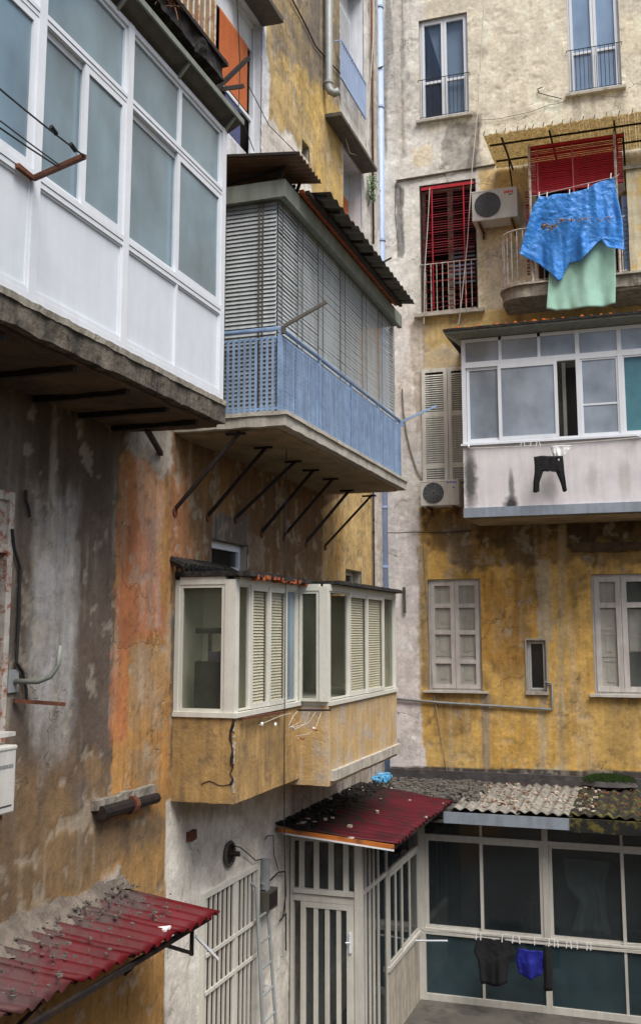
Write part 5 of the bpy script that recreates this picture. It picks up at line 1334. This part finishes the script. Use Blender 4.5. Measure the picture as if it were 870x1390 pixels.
cable('rope', 'pale rope hanging across the red slatted window', [W2(B_, 658, -20, .25), W2(B_, 648, 150, .25), W2(B_, 641, 220, .22), W2(B_, 634, 330, .2), W2(B_, 625, 420, .2), W2(B_, 622, 440, .15)], .009, ROPE)
cable('rope', 'slack rope down the left half of the red slatted window', [W2(B_, 583, 255, .12), W2(B_, 580, 310, .12), W2(B_, 576, 370, .12), W2(B_, 575, 440, .1)], .008, ROPE)
cable('cable', 'thin wire slung below the two upper windows of the rear wall', [W2(B_, 648, 162), W2(B_, 690, 158), W2(B_, 745, 142), W2(B_, 772, 134)], .007, CABLEG, .03)
cable('cable', 'looped black cable between the upper windows of the rear wall', [W2(B_, x, y) for x, y in ((762, 134), (745, 130), (731, 126), (729, 121), (736, 118))], .009)
cable('cable', 'grey cable wriggling down beside the louvred shutters', [W2(B_, x, y) for x, y in ((546, 528), (548, 560), (552, 590), (558, 615), (566, 640), (574, 652))], .016, CABLEG)
cable('cable', 'thin black wire around the upper left corner of the red slatted window', [W2(B_, x, y) for x, y in ((540, 330), (536, 290), (537, 248), (600, 236), (672, 223))], .007)
cable('cable', 'thin wire hanging down in front of the bay and the ground floor wall', [onX(389, 600, XW+d1+.15), onX(388, 780, XW+d1+.16), onX(386, 1000, XW+d1+.15), onX(386, 1120, XW+.6), onX(388, 1290, XW+.3)], .006)
cable('cable', 'wire drooping in front of the orange shutter on the left building', [onX(322, 0, XW+.25), onX(326, 90, XW+.2), onX(324, 150, XW+.2), onX(345, 205, XW+.1)], .006)
cable('cable', 'diagonal thin wire over the peeled white patch on the left building', [onX(338, 117, XW+.1), onX(365, 170, XW+.05), onX(400, 205, XW+.05)], .006)
cable('cable', 'dark cable along the grey stains beside the short grey downpipe', [W2(L_, x, y) for x, y in ((392, -10), (418, 40), (428, 62), (440, 76), (462, 100))], .012)
cable('cable', 'white wire hanging at the inner corner near the high railing', [W2(L_, x, y, .15) for x, y in ((508, -20), (506, 60), (502, 120), (498, 200))], .008, ROPE)
cable('cable', 'white wire curling under the dark door hood', [W2(L_, x, y, .1) for x, y in ((458, 120), (462, 165), (475, 208), (490, 212), (497, 200), (496, 190))], .009, ROPE)
cable('cable', 'vertical pale wire on the yellow wall right of the corner', [W2(B_, 572, 690), W2(B_, 577, 790), W2(B_, 588, 940), W2(B_, 607, 1050)], .006, CABLEG)
o = MB().bar(W2(B_, 498, 98, .3), W2(B_, 520, 90, .2), .02).build('iron_bar', IRON); tag(o, 'small horizontal iron bar by the downpipe near the high railing', 'iron bar')
o = MB().bar(W2(B_, 548, 797, .05), W2(B_, 549, 832, .05), .05, .04).build('iron_cleat', SHEET); tag(o, 'vertical dark iron cleat on the white strip beyond the bay', 'iron cleat')
o = MB().tube([W2(B_, 516, 358, .2), W2(B_, 531, 350, .35)], .02, 6).build('pipe_stub', SHEET); tag(o, 'short stub pipe sticking out beside the downpipe above the awning end', 'pipe')
# weed in the corner
m = MB(); c = W2(L_, 505, 255, .1)
for k in range(170):
    a = rnd(0, 6.28); r = abs(random.gauss(0, .1)); p = (c[0]+r*math.cos(a)*.7, c[1]+r*math.sin(a), c[2]+rnd(-.3, .25)*(1-r)); s_ = rnd(.02, .05); t = rnd(0, 6.28)
    q = (p[0]+s_*math.cos(t), p[1]+s_*math.sin(t), p[2]+rnd(-.03, .05)); m.add([p, (q[0], q[1], q[2]), (q[0], q[1]+.02, q[2]+.03), (p[0], p[1]+.02, p[2]+.03)], [(0, 1, 2, 3)])
m.tube([(c[0]-.08, c[1], c[2]-.35), c], .01, 5)
o = m.build('weed', LEAF); tag(o, 'green weed growing from the inner corner by the downpipe', 'plant')
# ================================================================== GROUND FLOOR ADDITIONS
yD = 13.55; xp = onY(490, 1214, yD)[0]; yG = 16.87
zD = onY(490, 1212, yD)[2]; zT = onY(470, 1140, yD)[2]-.09; zT2 = -2.86
zS = onX(574, 1257, xp)[2]
por = thing('glazed_porch', (xp, yD, GZ), 'cream framed glass porch with vertical striped bars beside the ground floor wall', 'porch')
m = MB()
m.box(xp-.085, xp+.02, yD-.02, yD+.06, GZ, zT+.1)
m.box(XW+.02, XW+.07, yD, yD+.05, GZ, zT+.1)
m.box(XW+.07, xp-.09, yD-.03, yD+.05, zD-.06, zD)
m.box(XW+.07, xp-.09, yD-.005, yD+.045, zD-.16, zD-.075)
m.box(XW+.07, xp-.09, yD, yD+.05, zT+.04, zT+.1)
m.box(xp-.05, xp+.012, yD+.062, yG, zD-.05, zD)
m.box(xp-.05, xp+.012, yD+.062, yG, zT+.02, zT+.09)
m.box(xp-.06, xp+.03, yD+1.3, yG, zS-.06, zS)
m.box(xp-.07, xp+.01, yG-.07, yG+.02, GZ, zT+.1)
m.build('frame', GREYFR, por)
m = MB()
W_ = xp-.09-(XW+.07)
for k in range(4):
    x = XW+.07+W_*(k+.55)/4.1
    m.box(x-.045, x+.03, yD+.012, yD+.035, zD+.001, zT+.04)
m.build('upper_bars', GREYFR, por)
MB().box(XW+.07, xp-.09, yD+.04, yD+.045, zD, zT+.05).build('upper_pane', G_DARK, por)
dr = MB(); x0, x1_ = XW+.17, xp-.095
dr.box(x0, x0+.07, yD-.015, yD+.03, GZ+.02, zD-.165); dr.box(x1_-.1, x1_, yD-.015, yD+.03, GZ+.02, zD-.165); dr.box(x0+.07, x1_-.1, yD-.015, yD+.03, zD-.235, zD-.165)
dr.box(x0+.07, x1_-.1, yD-.015, yD+.03, GZ+.02, GZ+.35)
for k in range(3):
    x = x0+.07+(x1_-.1-x0-.07)*(k+.85)/3.6; dr.box(x-.025, x+.035, yD-.005, yD+.02, GZ+.35, zD-.236)
door = dr.build('door', GREYFR, por); MB().box(x0+.05, x1_-.08, yD+.021, yD+.026, GZ+.3, zD-.2).build('pane', G_DARK, door)
MB().box(x1_-.06, x1_-.03, yD-.04, yD-.016, zD-.75, zD-.5).tube([(x1_-.045, yD-.05, zD-.62), (x1_-.1, yD-.06, zD-.62)], .01, 6).build('handle', ALU, door)
m = MB()
for f_ in (.07, .13, .19, .26):
    y = yD+(yG-yD)*f_; m.box(xp-.03, xp+.004, y-.025, y+.02, GZ, zT+.02)
m.box(xp-.03, xp+.004, yD+1.28, yD+1.34, GZ, zT+.02)
m.build('side_bars', GREYFR, por)
MB().box(xp-.02, xp-.015, yD+.06, yG-.07, zD, zT+.03).build('side_upper_pane', G_DARK, por)
MB().box(xp-.02, xp-.015, yD+.06, yD+1.28, GZ, zD-.05).build('side_pane', G_DARK, por)
for a, b, dd in ((yD+1.36, yD+2.15, .014), (yD+2.13, yG-.08, -.006)):
    fr3 = MB(); w = .05; X = xp-.01+dd
    fr3.box(X-.02, X+.015, a, a+w, zS, zD-.055); fr3.box(X-.02, X+.015, b-w, b, zS, zD-.055); fr3.box(X-.02, X+.015, a+w, b-w, zS, zS+w); fr3.box(X-.02, X+.015, a+w, b-w, zD-.055-w, zD-.055)
    mm = (a+b)/2; fr3.box(X-.018, X+.012, mm-.02, mm+.02, zS+w, zD-.055-w)
    o = fr3.build('window', GREYFR, por); MB().box(X-.006, X-.002, a+w-.004, b-w+.004, zS+w-.004, zD-.05-w).build('pane', G_DARK, o)
m = MB(); m.rough_box(xp-.06, xp, yD+1.3, yG-.07, GZ, zS-.062, .08, .006); m.build('parapet', REVEAL, por)
MB().box(XW+.05, xp-.1, yG+.4, yG+.42, GZ, zT).build('inner_wall', mat('inside_dark', (60, 58, 54), .9, var=.4, scale=1.3), por)
o = MB().tube([onX(538, 1156, xp+.05), onX(548, 1157, xp+.3)], .045, 10).build('lamp', IRON); tag(o, 'small dark lamp under the end of the dark red sheet roof', 'lamp')
# veranda facing the viewer
ve = thing('glazed_veranda', (-2, yG, GZ), 'row of cream framed dark windows under the grey corrugated roof at lower right', 'veranda')
gx = lambda x, y=1200: onY(x, y, yG)[0]; gz = lambda y, x=640: onY(x, y, yG)[2]
zv1 = onY(575, 1136, yG)[2]; zv0 = onY(575, 1258, yG)[2]
m = MB(); pc = [gx(741), gx(741)+(gx(741)-gx(573)), ]
x0, x1_ = xp+.02, 1.7
zvt = zv1+.32
for x in (x0+.03, gx(741), gx(741)*2-gx(573), gx(741)*3-2*gx(573)):
    m.box(x-.045, x+.045, yG-.05, yG+.03, GZ, zvt)
for z0, z1, e in ((zv1, zv1+.06, 0), (zv0-.09, zv0-.03, .0), (zvt-.06, zvt, .0), (GZ, GZ+.1, 0), (zv0-.03, zv0, .012)): m.box(x0, x1_, yG-.044-e, yG+.02, z0, z1)
m.build('frame', GREYFR, ve)
bays = [(x0+.076, gx(741)-.046), (gx(741)+.046, gx(741)*2-gx(573)-.046), (gx(741)*2-gx(573)+.046, gx(741)*3-2*gx(573)-.046)]
for i, (a, b) in enumerate(bays):
    mm = {0: gx(654), 1: gx(845)}.get(i, (a+b)/2)
    s_ = lambda p, q, off: (lambda f: MB().box(p+.046, q-.046, yG-.01+off, yG-.005+off, zv0+.046, zv1-.046).build('pane', G_DARK, f))(frame(MB(), B_, p, q, zv0, zv1, YB-yG-.02-off, YB-yG+.015-off, .05).build('window', GREYFR, ve))
    s_(a, mm+.025, .02); s_(mm-.025, b, -.018)
    MB().box(a, b, yG-.012, yG-.007, zv1+.06, zvt-.06).build('top_pane', G_DARK, ve)
    mt = MB().box(mm-.02, mm+.02, yG-.03, yG+.01, zv1+.06, zvt-.06).build('window_mullion', GREYFR, ve); MB().box(mm-.02, mm+.02, yG-.03, yG+.01, GZ+.1, zv0-.09).build('window_mullion', GREYFR, ve)
    MB().box(a, b, yG-.012, yG-.007, GZ+.1, zv0-.09).build('lower_pane', glass('lower_glass_%s' % 'abc'[i], (46, 64, 70), .7, .08, .3, .7), ve)
MB().box(x0, x1_, yG+1.3, yG+1.32, GZ, zvt).build('inner_wall', mat('veranda_back', (62, 66, 64), .9, var=.5, scale=.9), ve)
# vague pale things inside
m = sheetcloth('curtain', B_, YB-yG-.25, [[(764, 1165), (828, 1170)], [(768, 1200), (800, 1195), (820, 1200)], [(786, 1225), (808, 1222), (822, 1235)], [(774, 1266), (830, 1272)]], mat('grey_blue_curtain', (128, 152, 160), .9, var=.2), 20, 20, .12, 5, 33)
tag(m, 'grey blue curtain gathered behind a dark window of the lower right veranda', 'curtain')
o = MB().box(gx(578), gx(586), yG+.3, yG+.32, gz(1205), gz(1150)).build('door_leaf', DIM); tag(o, 'pale board standing behind the leftmost dark veranda window', 'board')
o = MB().tube([onY(722, 1218, yG+.2), onY(720, 1240, yG+.2), onY(721, 1268, yG+.2)], .02, 6).tube([onY(716, 1228, yG+.2), onY(728, 1226, yG+.2)], .03, 6).build('broom', RUST); tag(o, 'reddish broom handle leaning behind a dark veranda window', 'broom')
# corrugated grey roof
zB0 = onY(640, 1061, YB)[2]; zF0 = onY(700, 1103, 16.45)[2]
cr_ = thing('corrugated_roof', (-1.5, 17.5, zF0), 'grey corrugated cement roof over the lower right veranda, stained black at the right', 'roof')
xx = [-3.36, onY(700, 1100, 16.4)[0], onY(772, 1100, 16.4)[0], .6, 1.7]
for i in range(4):
    a, b = xx[i], xx[i+1]+.05
    wv = max(3, int((b-a)/.16))
    corr('sheet', (a, 16.42+rnd(-.02, .02), zF0+.005*i), (b, 16.42, zF0+.005*i), (b, YB-.03, zB0+.005*i), (a, YB-.03, zB0+.005*i), ASB if i < 2 else MOSSY if i == 2 else ASB, wv, .022, par=cr_, nr=12, jag=0, dent=.02)
m = MB(); zfb = onY(640, 1119, 16.4)[2]
m.box(onY(602, 1110, 16.4)[0], xx[2], 16.38, 16.4, zfb, zF0-.035); m.build('white_fascia', GALV, cr_)
m = MB(); m.rough_box(xx[2]+.002, 1.7, 16.37, 16.41, zfb-.02, zF0-.03, .06, .006, 6); m.build('blackened_fascia', MOSSY, cr_)
m = MB(); m.box(xp, 1.7, 16.4, yG+.1, zvt, zvt+.02); m.build('soffit', SHEET, cr_)
# rubble and rubbish on the roofs
def rubble(name, label, n, fn, m_, rmin, rmax, kind='stuff'):
    mb = MB()
    for k in range(n):
        p = fn(); r = rnd(rmin, rmax); s1, s2, s3 = r*rnd(.6, 1.8), r*rnd(.6, 1.8), r*rnd(.2, .8); a = rnd(0, 3.14); ca, sa = math.cos(a), math.sin(a)
        q = []
        for dz in (-1, 1):
            for dx, dy in ((-1, -1), (1, -1), (1, 1), (-1, 1)):
                x, y = dx*s1*rnd(.6, 1), dy*s2*rnd(.6, 1); q.append((p[0]+x*ca-y*sa, p[1]+x*sa+y*ca, p[2]+dz*s3+rnd(-.3, .3)*s3))
        mb.hexa(q)
    o = mb.build(name, m_); o['kind'] = kind; o['label'] = label; o['category'] = 'debris'; return o
def on_roof(x0, x1, y0, y1):
    def f():
        x = rnd(x0, x1); y = rnd(y0, y1); return (x, y, zF0+(zB0-zF0)*(y-16.42)/(YB-16.45)+.035)
    return f
rubble('rubble', 'dark grey rubble and broken tiles littering the roof in the corner', 700, on_roof(-4.85, -3.1, 17.0, 18.55), mat('rubble_grey', (92, 88, 82), .95, var=.6, scale=25, bump=.4), .012, .05)
rubble('tile_shards', 'pale tile shards scattered over the corrugated roofs', 110, on_roof(-3.2, -1.2, 16.6, 18.5), mat('shard', (176, 166, 150), .9, var=.4, scale=20), .008, .03)
rubble('leaf_litter', 'rusty leaf litter on the corrugated roofs', 200, on_roof(-3.3, .2, 16.5, 18.6), mat('litter', (120, 70, 44), .95, var=.5, scale=30), .006, .02)
m = MB(); c = (onY(515, 1056, 18.3))
for k in range(60):
    p = (c[0]+rnd(-.22, .25), 18.0+rnd(-.3, .3), c[2]+rnd(.0, .12)); r = rnd(.02, .06); m.rough_box(p[0]-r, p[0]+r, p[1]-r, p[1]+r, p[2]-r*.4, p[2]+r*.5, .03, .02, 18)
o = m.build('plastic_bag', mat('bag_blue', (84, 164, 206), .5, var=.4, scale=9, c2=(200, 214, 220), c2amt=.6, bump=.1)); tag(o, 'crumpled light blue plastic bag among the rubble in the roof corner', 'plastic bag')
# slab under the rubble where no sheet lies
MB().rough_box(XW, xx[0]+.1, 16.55, YB-.02, zF0-.16, zF0-.01, .1, .02).build('rubble_bed', BASE, cr_)
# moss cushion
m = MB(); cx_, cz_ = onY(826, 1056, YB-.15)[0], onY(826, 1057, YB-.15)[2]
for k in range(2200):
    a = rnd(0, 6.283); r = math.sqrt(random.random()); x = cx_+.36*r*math.cos(a)*(.75+.5*random.random()); y = YB-.17+.15*r*math.sin(a); h = .075*math.sqrt(max(0, 1-r*r))-.015+rnd(-.02, .01)
    m.add([(x-.012, y, cz_+h-.03), (x+.012, y, cz_+h-.03), (x+rnd(-.02, .02), y-.015, cz_+h+rnd(.01, .05))], [(0, 1, 2)])
o = m.build('moss_cushion', MOSS)
m = MB(); m.grid(lambda a, b: (cx_+.42*math.cos(a*2*math.pi)*(1-b)*(1+.2*math.sin(a*19)), YB-.17+.17*math.sin(a*2*math.pi)*(1-b), cz_-.12+.16*math.sqrt(max(0, 1-(1-b)**2))), 40, 8)
m.build('soil_mound', BASE, o); tag(o, 'rounded green moss cushion at the foot of the yellow wall', 'moss')
# dark red corrugated roof
rr_ = thing('corrugated_roof', (-4.2, 15, -2.6), 'dark red corrugated roof above the glazed porch, blackened near the wall', 'roof')
zl = Z(L_, 373, 1121); fl = (XW+.02, U(L_, 373, 1121), zl); zr2_ = -2.68
frp = onZ(537, 1146, zr2_); brp = onZ(613, 1087, zr2_); bl_p = (XW+.02, brp[1]+.15, zl+.0)
corr('sheet', fl, bl_p, (brp[0], brp[1], zr2_), (frp[0], frp[1]+.0, zr2_), REDD, 17, .022, par=rr_, nr=14, jag=.03, seg=8, dent=.012)
m = MB(); m.bar((fl[0], fl[1]-.01, fl[2]-.04), (frp[0]-.02, frp[1]-.01, zr2_-.035), .03, .055); m.build('orange_edge_batten', mat('orange_batten', (190, 110, 40), .6, c2=(70, 50, 40), c2amt=.9, scale=2), rr_)
m = MB(); m.bar((fl[0]+.1, fl[1]-.012, fl[2]-.085), (frp[0]-.02, frp[1]-.012, zr2_-.075), .025, .02); m.build('edge_trim', ALU, rr_)
m = MB(); m.bar((frp[0]-.03, frp[1], zr2_-.04), (brp[0]-.03, brp[1], zr2_-.04), .04, .04)
for k in range(5): y = frp[1]+.15+k*.7; m.bar((XW, y, zl-.05), (frp[0]-.05, y, zr2_-.05), .035, .04)
m.build('rafter', IRON, rr_)
def on_red(f0=0, f1=1):
    def f():
        t, w = rnd(f0, f1)**1.6, rnd(0, 1); y = (fl[1]*(1-w)+bl_p[1]*w); return (XW+t*1.55, y, zl+(zr2_-zl)*t+.03)
    return f
rubble('roof_grime', 'black grime and rotten leaves on the dark red roof by the wall', 520, on_red(0, .45), mat('grime', (34, 30, 28), .95, var=.5, scale=20), .008, .026)
rubble('roof_shards', 'pale fragments lying on the dark red roof', 22, on_red(.1, 1), MATS['shard'], .010, .035)
# bright red corrugated roof at lower left
rl = thing('corrugated_roof', (-4.6, 8, -2.7), 'bright red corrugated roof at the bottom left, smeared with cement by the wall', 'roof')
zo_ = -2.62; p1 = onZ(301, 1236, zo_); pin = (XW+.02, U(L_, 161, 1204), Z(L_, 161, 1204))
yend = 5.2; q1 = (XW+.02, yend, pin[2]); 
n_sh = 5
ya = pin[1]; xo = p1[0]
dy = p1[1]-pin[1]
for k in range(n_sh):
    y1_ = ya-k*.74; y0_ = y1_-.80
    corr('sheet', (XW+.02, y0_, pin[2]+.012*k), (XW+.02, y1_, pin[2]+.012*k), (xo-.05*k+rnd(-.03, .02), y1_+dy, zo_+.012*k), (xo-.05*k+rnd(-.03, .02), y0_+dy, zo_+.012*k), REDS, 4, .028, par=rl, nr=12, jag=.0, seg=10, dent=.012)
m = MB(); m.bar((XW+.05, pin[1], pin[2]-.06), (xo-.1, p1[1]-.05, zo_-.06), .04); m.bar((xo-.12, p1[1], zo_-.07), (xo-.12, 5.5, zo_-.05), .04)
for k in range(2):
    y = p1[1]-.35-k*2.2; m.bar((xo-.3, y, zo_-.05), (XW, y, zo_-.55), .03)
m.bar((xo-.14, p1[1]-.35, zo_-.3), (xo-.14, p1[1]-.9, zo_-.08), .03); m.bar((xo-.14, p1[1]-.35, zo_-.08), (xo-.14, p1[1]-.35, zo_-.32), .03)
m.build('support_frame', IRON, rl)
m = MB(); m.bar(onX(266, 1271, xo-.1), onX(296, 1302, xo-.05), .022); o = m.build('white_bar', ALU); tag(o, 'white bar slanting down from the end of the bright red roof', 'bar')
m = MB()
def smear(a, b):
    y = 5.2+(pin[1]+.05-5.2)*a; wd = .05+.10*(1-a)+.20*fb1(a*14, 3., 5, 4)*(1.2-a*.8); t = b*wd
    z = pin[2]+.06+(zo_-pin[2])*(t/1.0)+.09*(1-b)**2*(.5+fb1(a*9, 1., 8, 3))-.02
    return (XW+.015+t, y+t*dy/1.0, z+.03*(fb1(a*25, b*7, 77, 3)-.5)*2-.03*b)
MB().grid(smear, 90, 14).build('cement_smear', mat('cement', (116, 106, 96), .95, var=.3, scale=5, c2=(80, 72, 66), c2amt=.6, bump=.8, bscale=30), rl, smooth=True)
def on_redL():
    a = rnd(0, 1); t = rnd(0, .85)**2; y = 5.5+(pin[1]-5.5)*a; return (XW+.05+t*.9, y+t*.9*dy, pin[2]+(zo_-pin[2])*t+.045)
rubble('roof_debris', 'dark crumbs and mortar on the bright red roof', 300, on_redL, MATS['rubble_grey'], .004, .015)
o = MB().rough_box(xo-.3, xo-.1, 8.5, 8.62, zo_+.05, zo_+.07, .03, .01).build('tile_piece', WHITEC); tag(o, 'small white tile piece lying on the bright red roof', 'tile')

# ---- ground floor white wall fittings
vt = thing('wall_vent', W2(L_, 312, 1159, 0), 'round dark wall vent with a wire on the white ground floor wall', 'vent')
c = W2(L_, 309, 1159, 0); m = MB(); m.tube([(c[0]+.03, c[1]+.13*math.cos(a*math.pi/12), c[2]+.13*math.sin(a*math.pi/12)) for a in range(25)], .02, 6); m.build('ring', SHEET, vt)
MB().disc(c, (1, 0, 0), .12, .025, 24).build('face', IRON, vt); MB().tube([(c[0], c[1], c[2]), (c[0]+.14, c[1]+.04, c[2]-.0)], .03, 8).build('spout', IRON, vt)
cable('cable', 'thin wire looping from the round vent to the barred window corner', [W2(L_, x, y, .05) for x, y in ((316, 1148), (326, 1150), (338, 1160), (347, 1168), (356, 1166))], .007)
o = MB().rough_box(XW, XW+.05, U(L_, 253, 1133), U(L_, 262, 1133), Z(L_, 257, 1140), Z(L_, 257, 1128), .02, .01).build('wall_hole_cover', RUST); tag(o, 'small broken brown patch left of the round vent', 'patch')
bx_ = thing('meter_box', W2(L_, 356, 1220, 0), 'small dark meter box on a pipe beside the barred window', 'box')
MB().wb(L_, U(L_, 350, 1220), U(L_, 363, 1220), 0, .14, Z(L_, 356, 1233), Z(L_, 356, 1207)).build('box', SHEET, bx_)
MB().wb(L_, U(L_, 350, 1220)+.03, U(L_, 363, 1220)-.03, .14, .145, Z(L_, 356, 1230), Z(L_, 356, 1210)).build('door', IRON, bx_)
u = U(L_, 355, 1180); MB().tube([P(L_, u, .05, Z(L_, 355, 1166)), P(L_, u, .05, Z(L_, 355, 1206))], .06, 10).build('pipe', PIPEG, bx_)
la = thing('ladder', (XW+.1, U(L_, 366, 1290), GZ), 'grey metal ladder leaning on the white wall beside the barred window', 'ladder')
for xa, xb in ((364, 373), (350, 354)):
    MB().tube([P(L_, U(L_, xb, 1330, .2), .3, GZ), P(L_, U(L_, xa, 1205, .1), .08, Z(L_, xa, 1205, .1)), P(L_, U(L_, xa, 1205, .1)-.04, .03, Z(L_, xa, 1198, .1))], .022, 8).build('side_rail', PIPEG, la)
for k in range(8):
    f_ = k/8; z = GZ+.25+k*.29; t = (z-GZ)/(Z(L_, 364, 1205, .1)-GZ)
    ya_ = U(L_, 373, 1330, .2)*(1-t)+U(L_, 364, 1205, .1)*t; yb_ = U(L_, 354, 1330, .2)*(1-t)+U(L_, 350, 1205, .1)*t; x = XW+.3*(1-t)+.08*t
    MB().tube([(x, ya_, z), (x, yb_, z)], .016, 6).build('rung', PIPEG, la)
cable('cable', 'dark tangled wires in the corner next to the striped porch', [W2(L_, x, y, .05) for x, y in ((366, 1196), (378, 1184), (387, 1183), (388, 1215), (384, 1245), (380, 1250), (388, 1240), (388, 1290))], .01)
cable('cable', 'thin faint wire loop on the white wall under the dark red roof', [W2(L_, x, y, .04) for x, y in ((360, 1140), (362, 1135), (371, 1134), (372, 1160), (378, 1182))], .006)
# ---- laundry at the bottom right
yl = yG-.55
ll = thing('washing_line', (-1.5, yl, -5), 'low washing line with pegs across the lower right veranda windows', 'washing line')
pA_ = onY(574, 1262, yl); pB_ = onY(900, 1292, yl)
zz = lambda x: pA_[2]+(pB_[2]-pA_[2])*(x-pA_[0])/(pB_[0]-pA_[0])
m = MB(); m.tube(sag(pA_, pB_, .04), .005, 5); m.tube(sag((pA_[0], pA_[1]+.2, pA_[2]+.02), (pB_[0], pB_[1]+.2, pB_[2]+.04), .05), .005, 5); m.build('line', ROPE, ll)
m = MB()
for px in (646, 652, 681, 695, 705, 725, 744, 752, 757, 768, 775, 783, 796, 801): 
    p = onY(px, 1262+(px-574)*.092+2, yl); m.bar((p[0], p[1]-.01, p[2]-.05), (p[0]+rnd(-.015, .015), p[1]-.01, p[2]+.05), .014)
m.build('peg', WHITEC, ll)
o = sheetcloth('jumper', B_, YB-yl, [[(647, 1273), (660, 1272), (670, 1276), (681, 1273), (694, 1278)], [(643, 1290), (670, 1292), (699, 1296)], [(649, 1304), (670, 1305), (691, 1306)], [(652, 1335), (672, 1340), (688, 1334)]], BLACKC, 20, 20, .05, 4, 41); tag(o, 'wide black jumper hanging at the left of the low washing line', 'jumper')
o = sheetcloth('cloth', B_, YB-yl, [[(703, 1287), (718, 1290), (736, 1291)], [(700, 1305), (739, 1307)], [(704, 1322), (720, 1330), (735, 1323)]], BLUEC, 16, 16, .04, 4, 43); tag(o, 'royal blue cloth hanging on the low washing line', 'cloth')
o = sheetcloth('shirt', B_, YB-yl, [[(738, 1283), (748, 1284)], [(737, 1300), (749, 1300)], [(738, 1345), (750, 1345)]], BLACKC, 10, 16, .04, 4, 47); tag(o, 'narrow black garment right of the royal blue cloth', 'garment')
o = MB().tube([onY(560, 1277, yl+.1), onY(607, 1277, yl)], .014, 6).build('drying_arm', ALU); o.parent = ve; o.matrix_parent_inverse = __import__('mathutils').Matrix.Translation(tuple(-v for v in ve.location))

# ================================================================== CAMERA, SKY, SUN
cam = bpy.data.cameras.new('camera'); co = bpy.data.objects.new('camera', cam); C.objects.link(co)
cam.sensor_fit = 'VERTICAL'; cam.sensor_height = 24; cam.lens = 24*F/1390.
cam.shift_y = -45/1390.
co.rotation_euler = (math.pi/2+PT, 0, YW); cam.clip_start = .1; cam.clip_end = 500
sc.camera = co
w = bpy.data.worlds.new('World'); sc.world = w; w.use_nodes = True
nt = w.node_tree; sky = nt.nodes.new('ShaderNodeTexSky'); sky.sky_type = 'NISHITA'; sky.sun_disc = False
SE, SR = math.radians(58), math.radians(133)
sky.sun_elevation = SE; sky.sun_rotation = SR; sky.air_density = 1.; sky.dust_density = 3.5; sky.ozone_density = 1.
nt.links.new(sky.outputs[0], nt.nodes['Background'].inputs[0]); nt.nodes['Background'].inputs[1].default_value = .15
sn = bpy.data.lights.new('sun', 'SUN'); sn.energy = 4.6; sn.angle = math.radians(38); sn.color = (1, .97, .93)
so = bpy.data.objects.new('sun', sn); C.objects.link(so)
# sun direction: Nishita rotation is measured from +Y, clockwise seen from above
dx, dy_ = math.sin(SR)*math.cos(SE), math.cos(SR)*math.cos(SE)
import mathutils
so.rotation_euler = mathutils.Vector((-dx, -dy_, -math.sin(SE))).to_track_quat('-Z', 'Y').to_euler(); so.location = (0, 0, 20)
sc.view_settings.view_transform = 'Standard'; sc.view_settings.look = 'None'; sc.view_settings.exposure = 0
for o in bpy.data.objects:
    if '_o' in o: del o['_o']
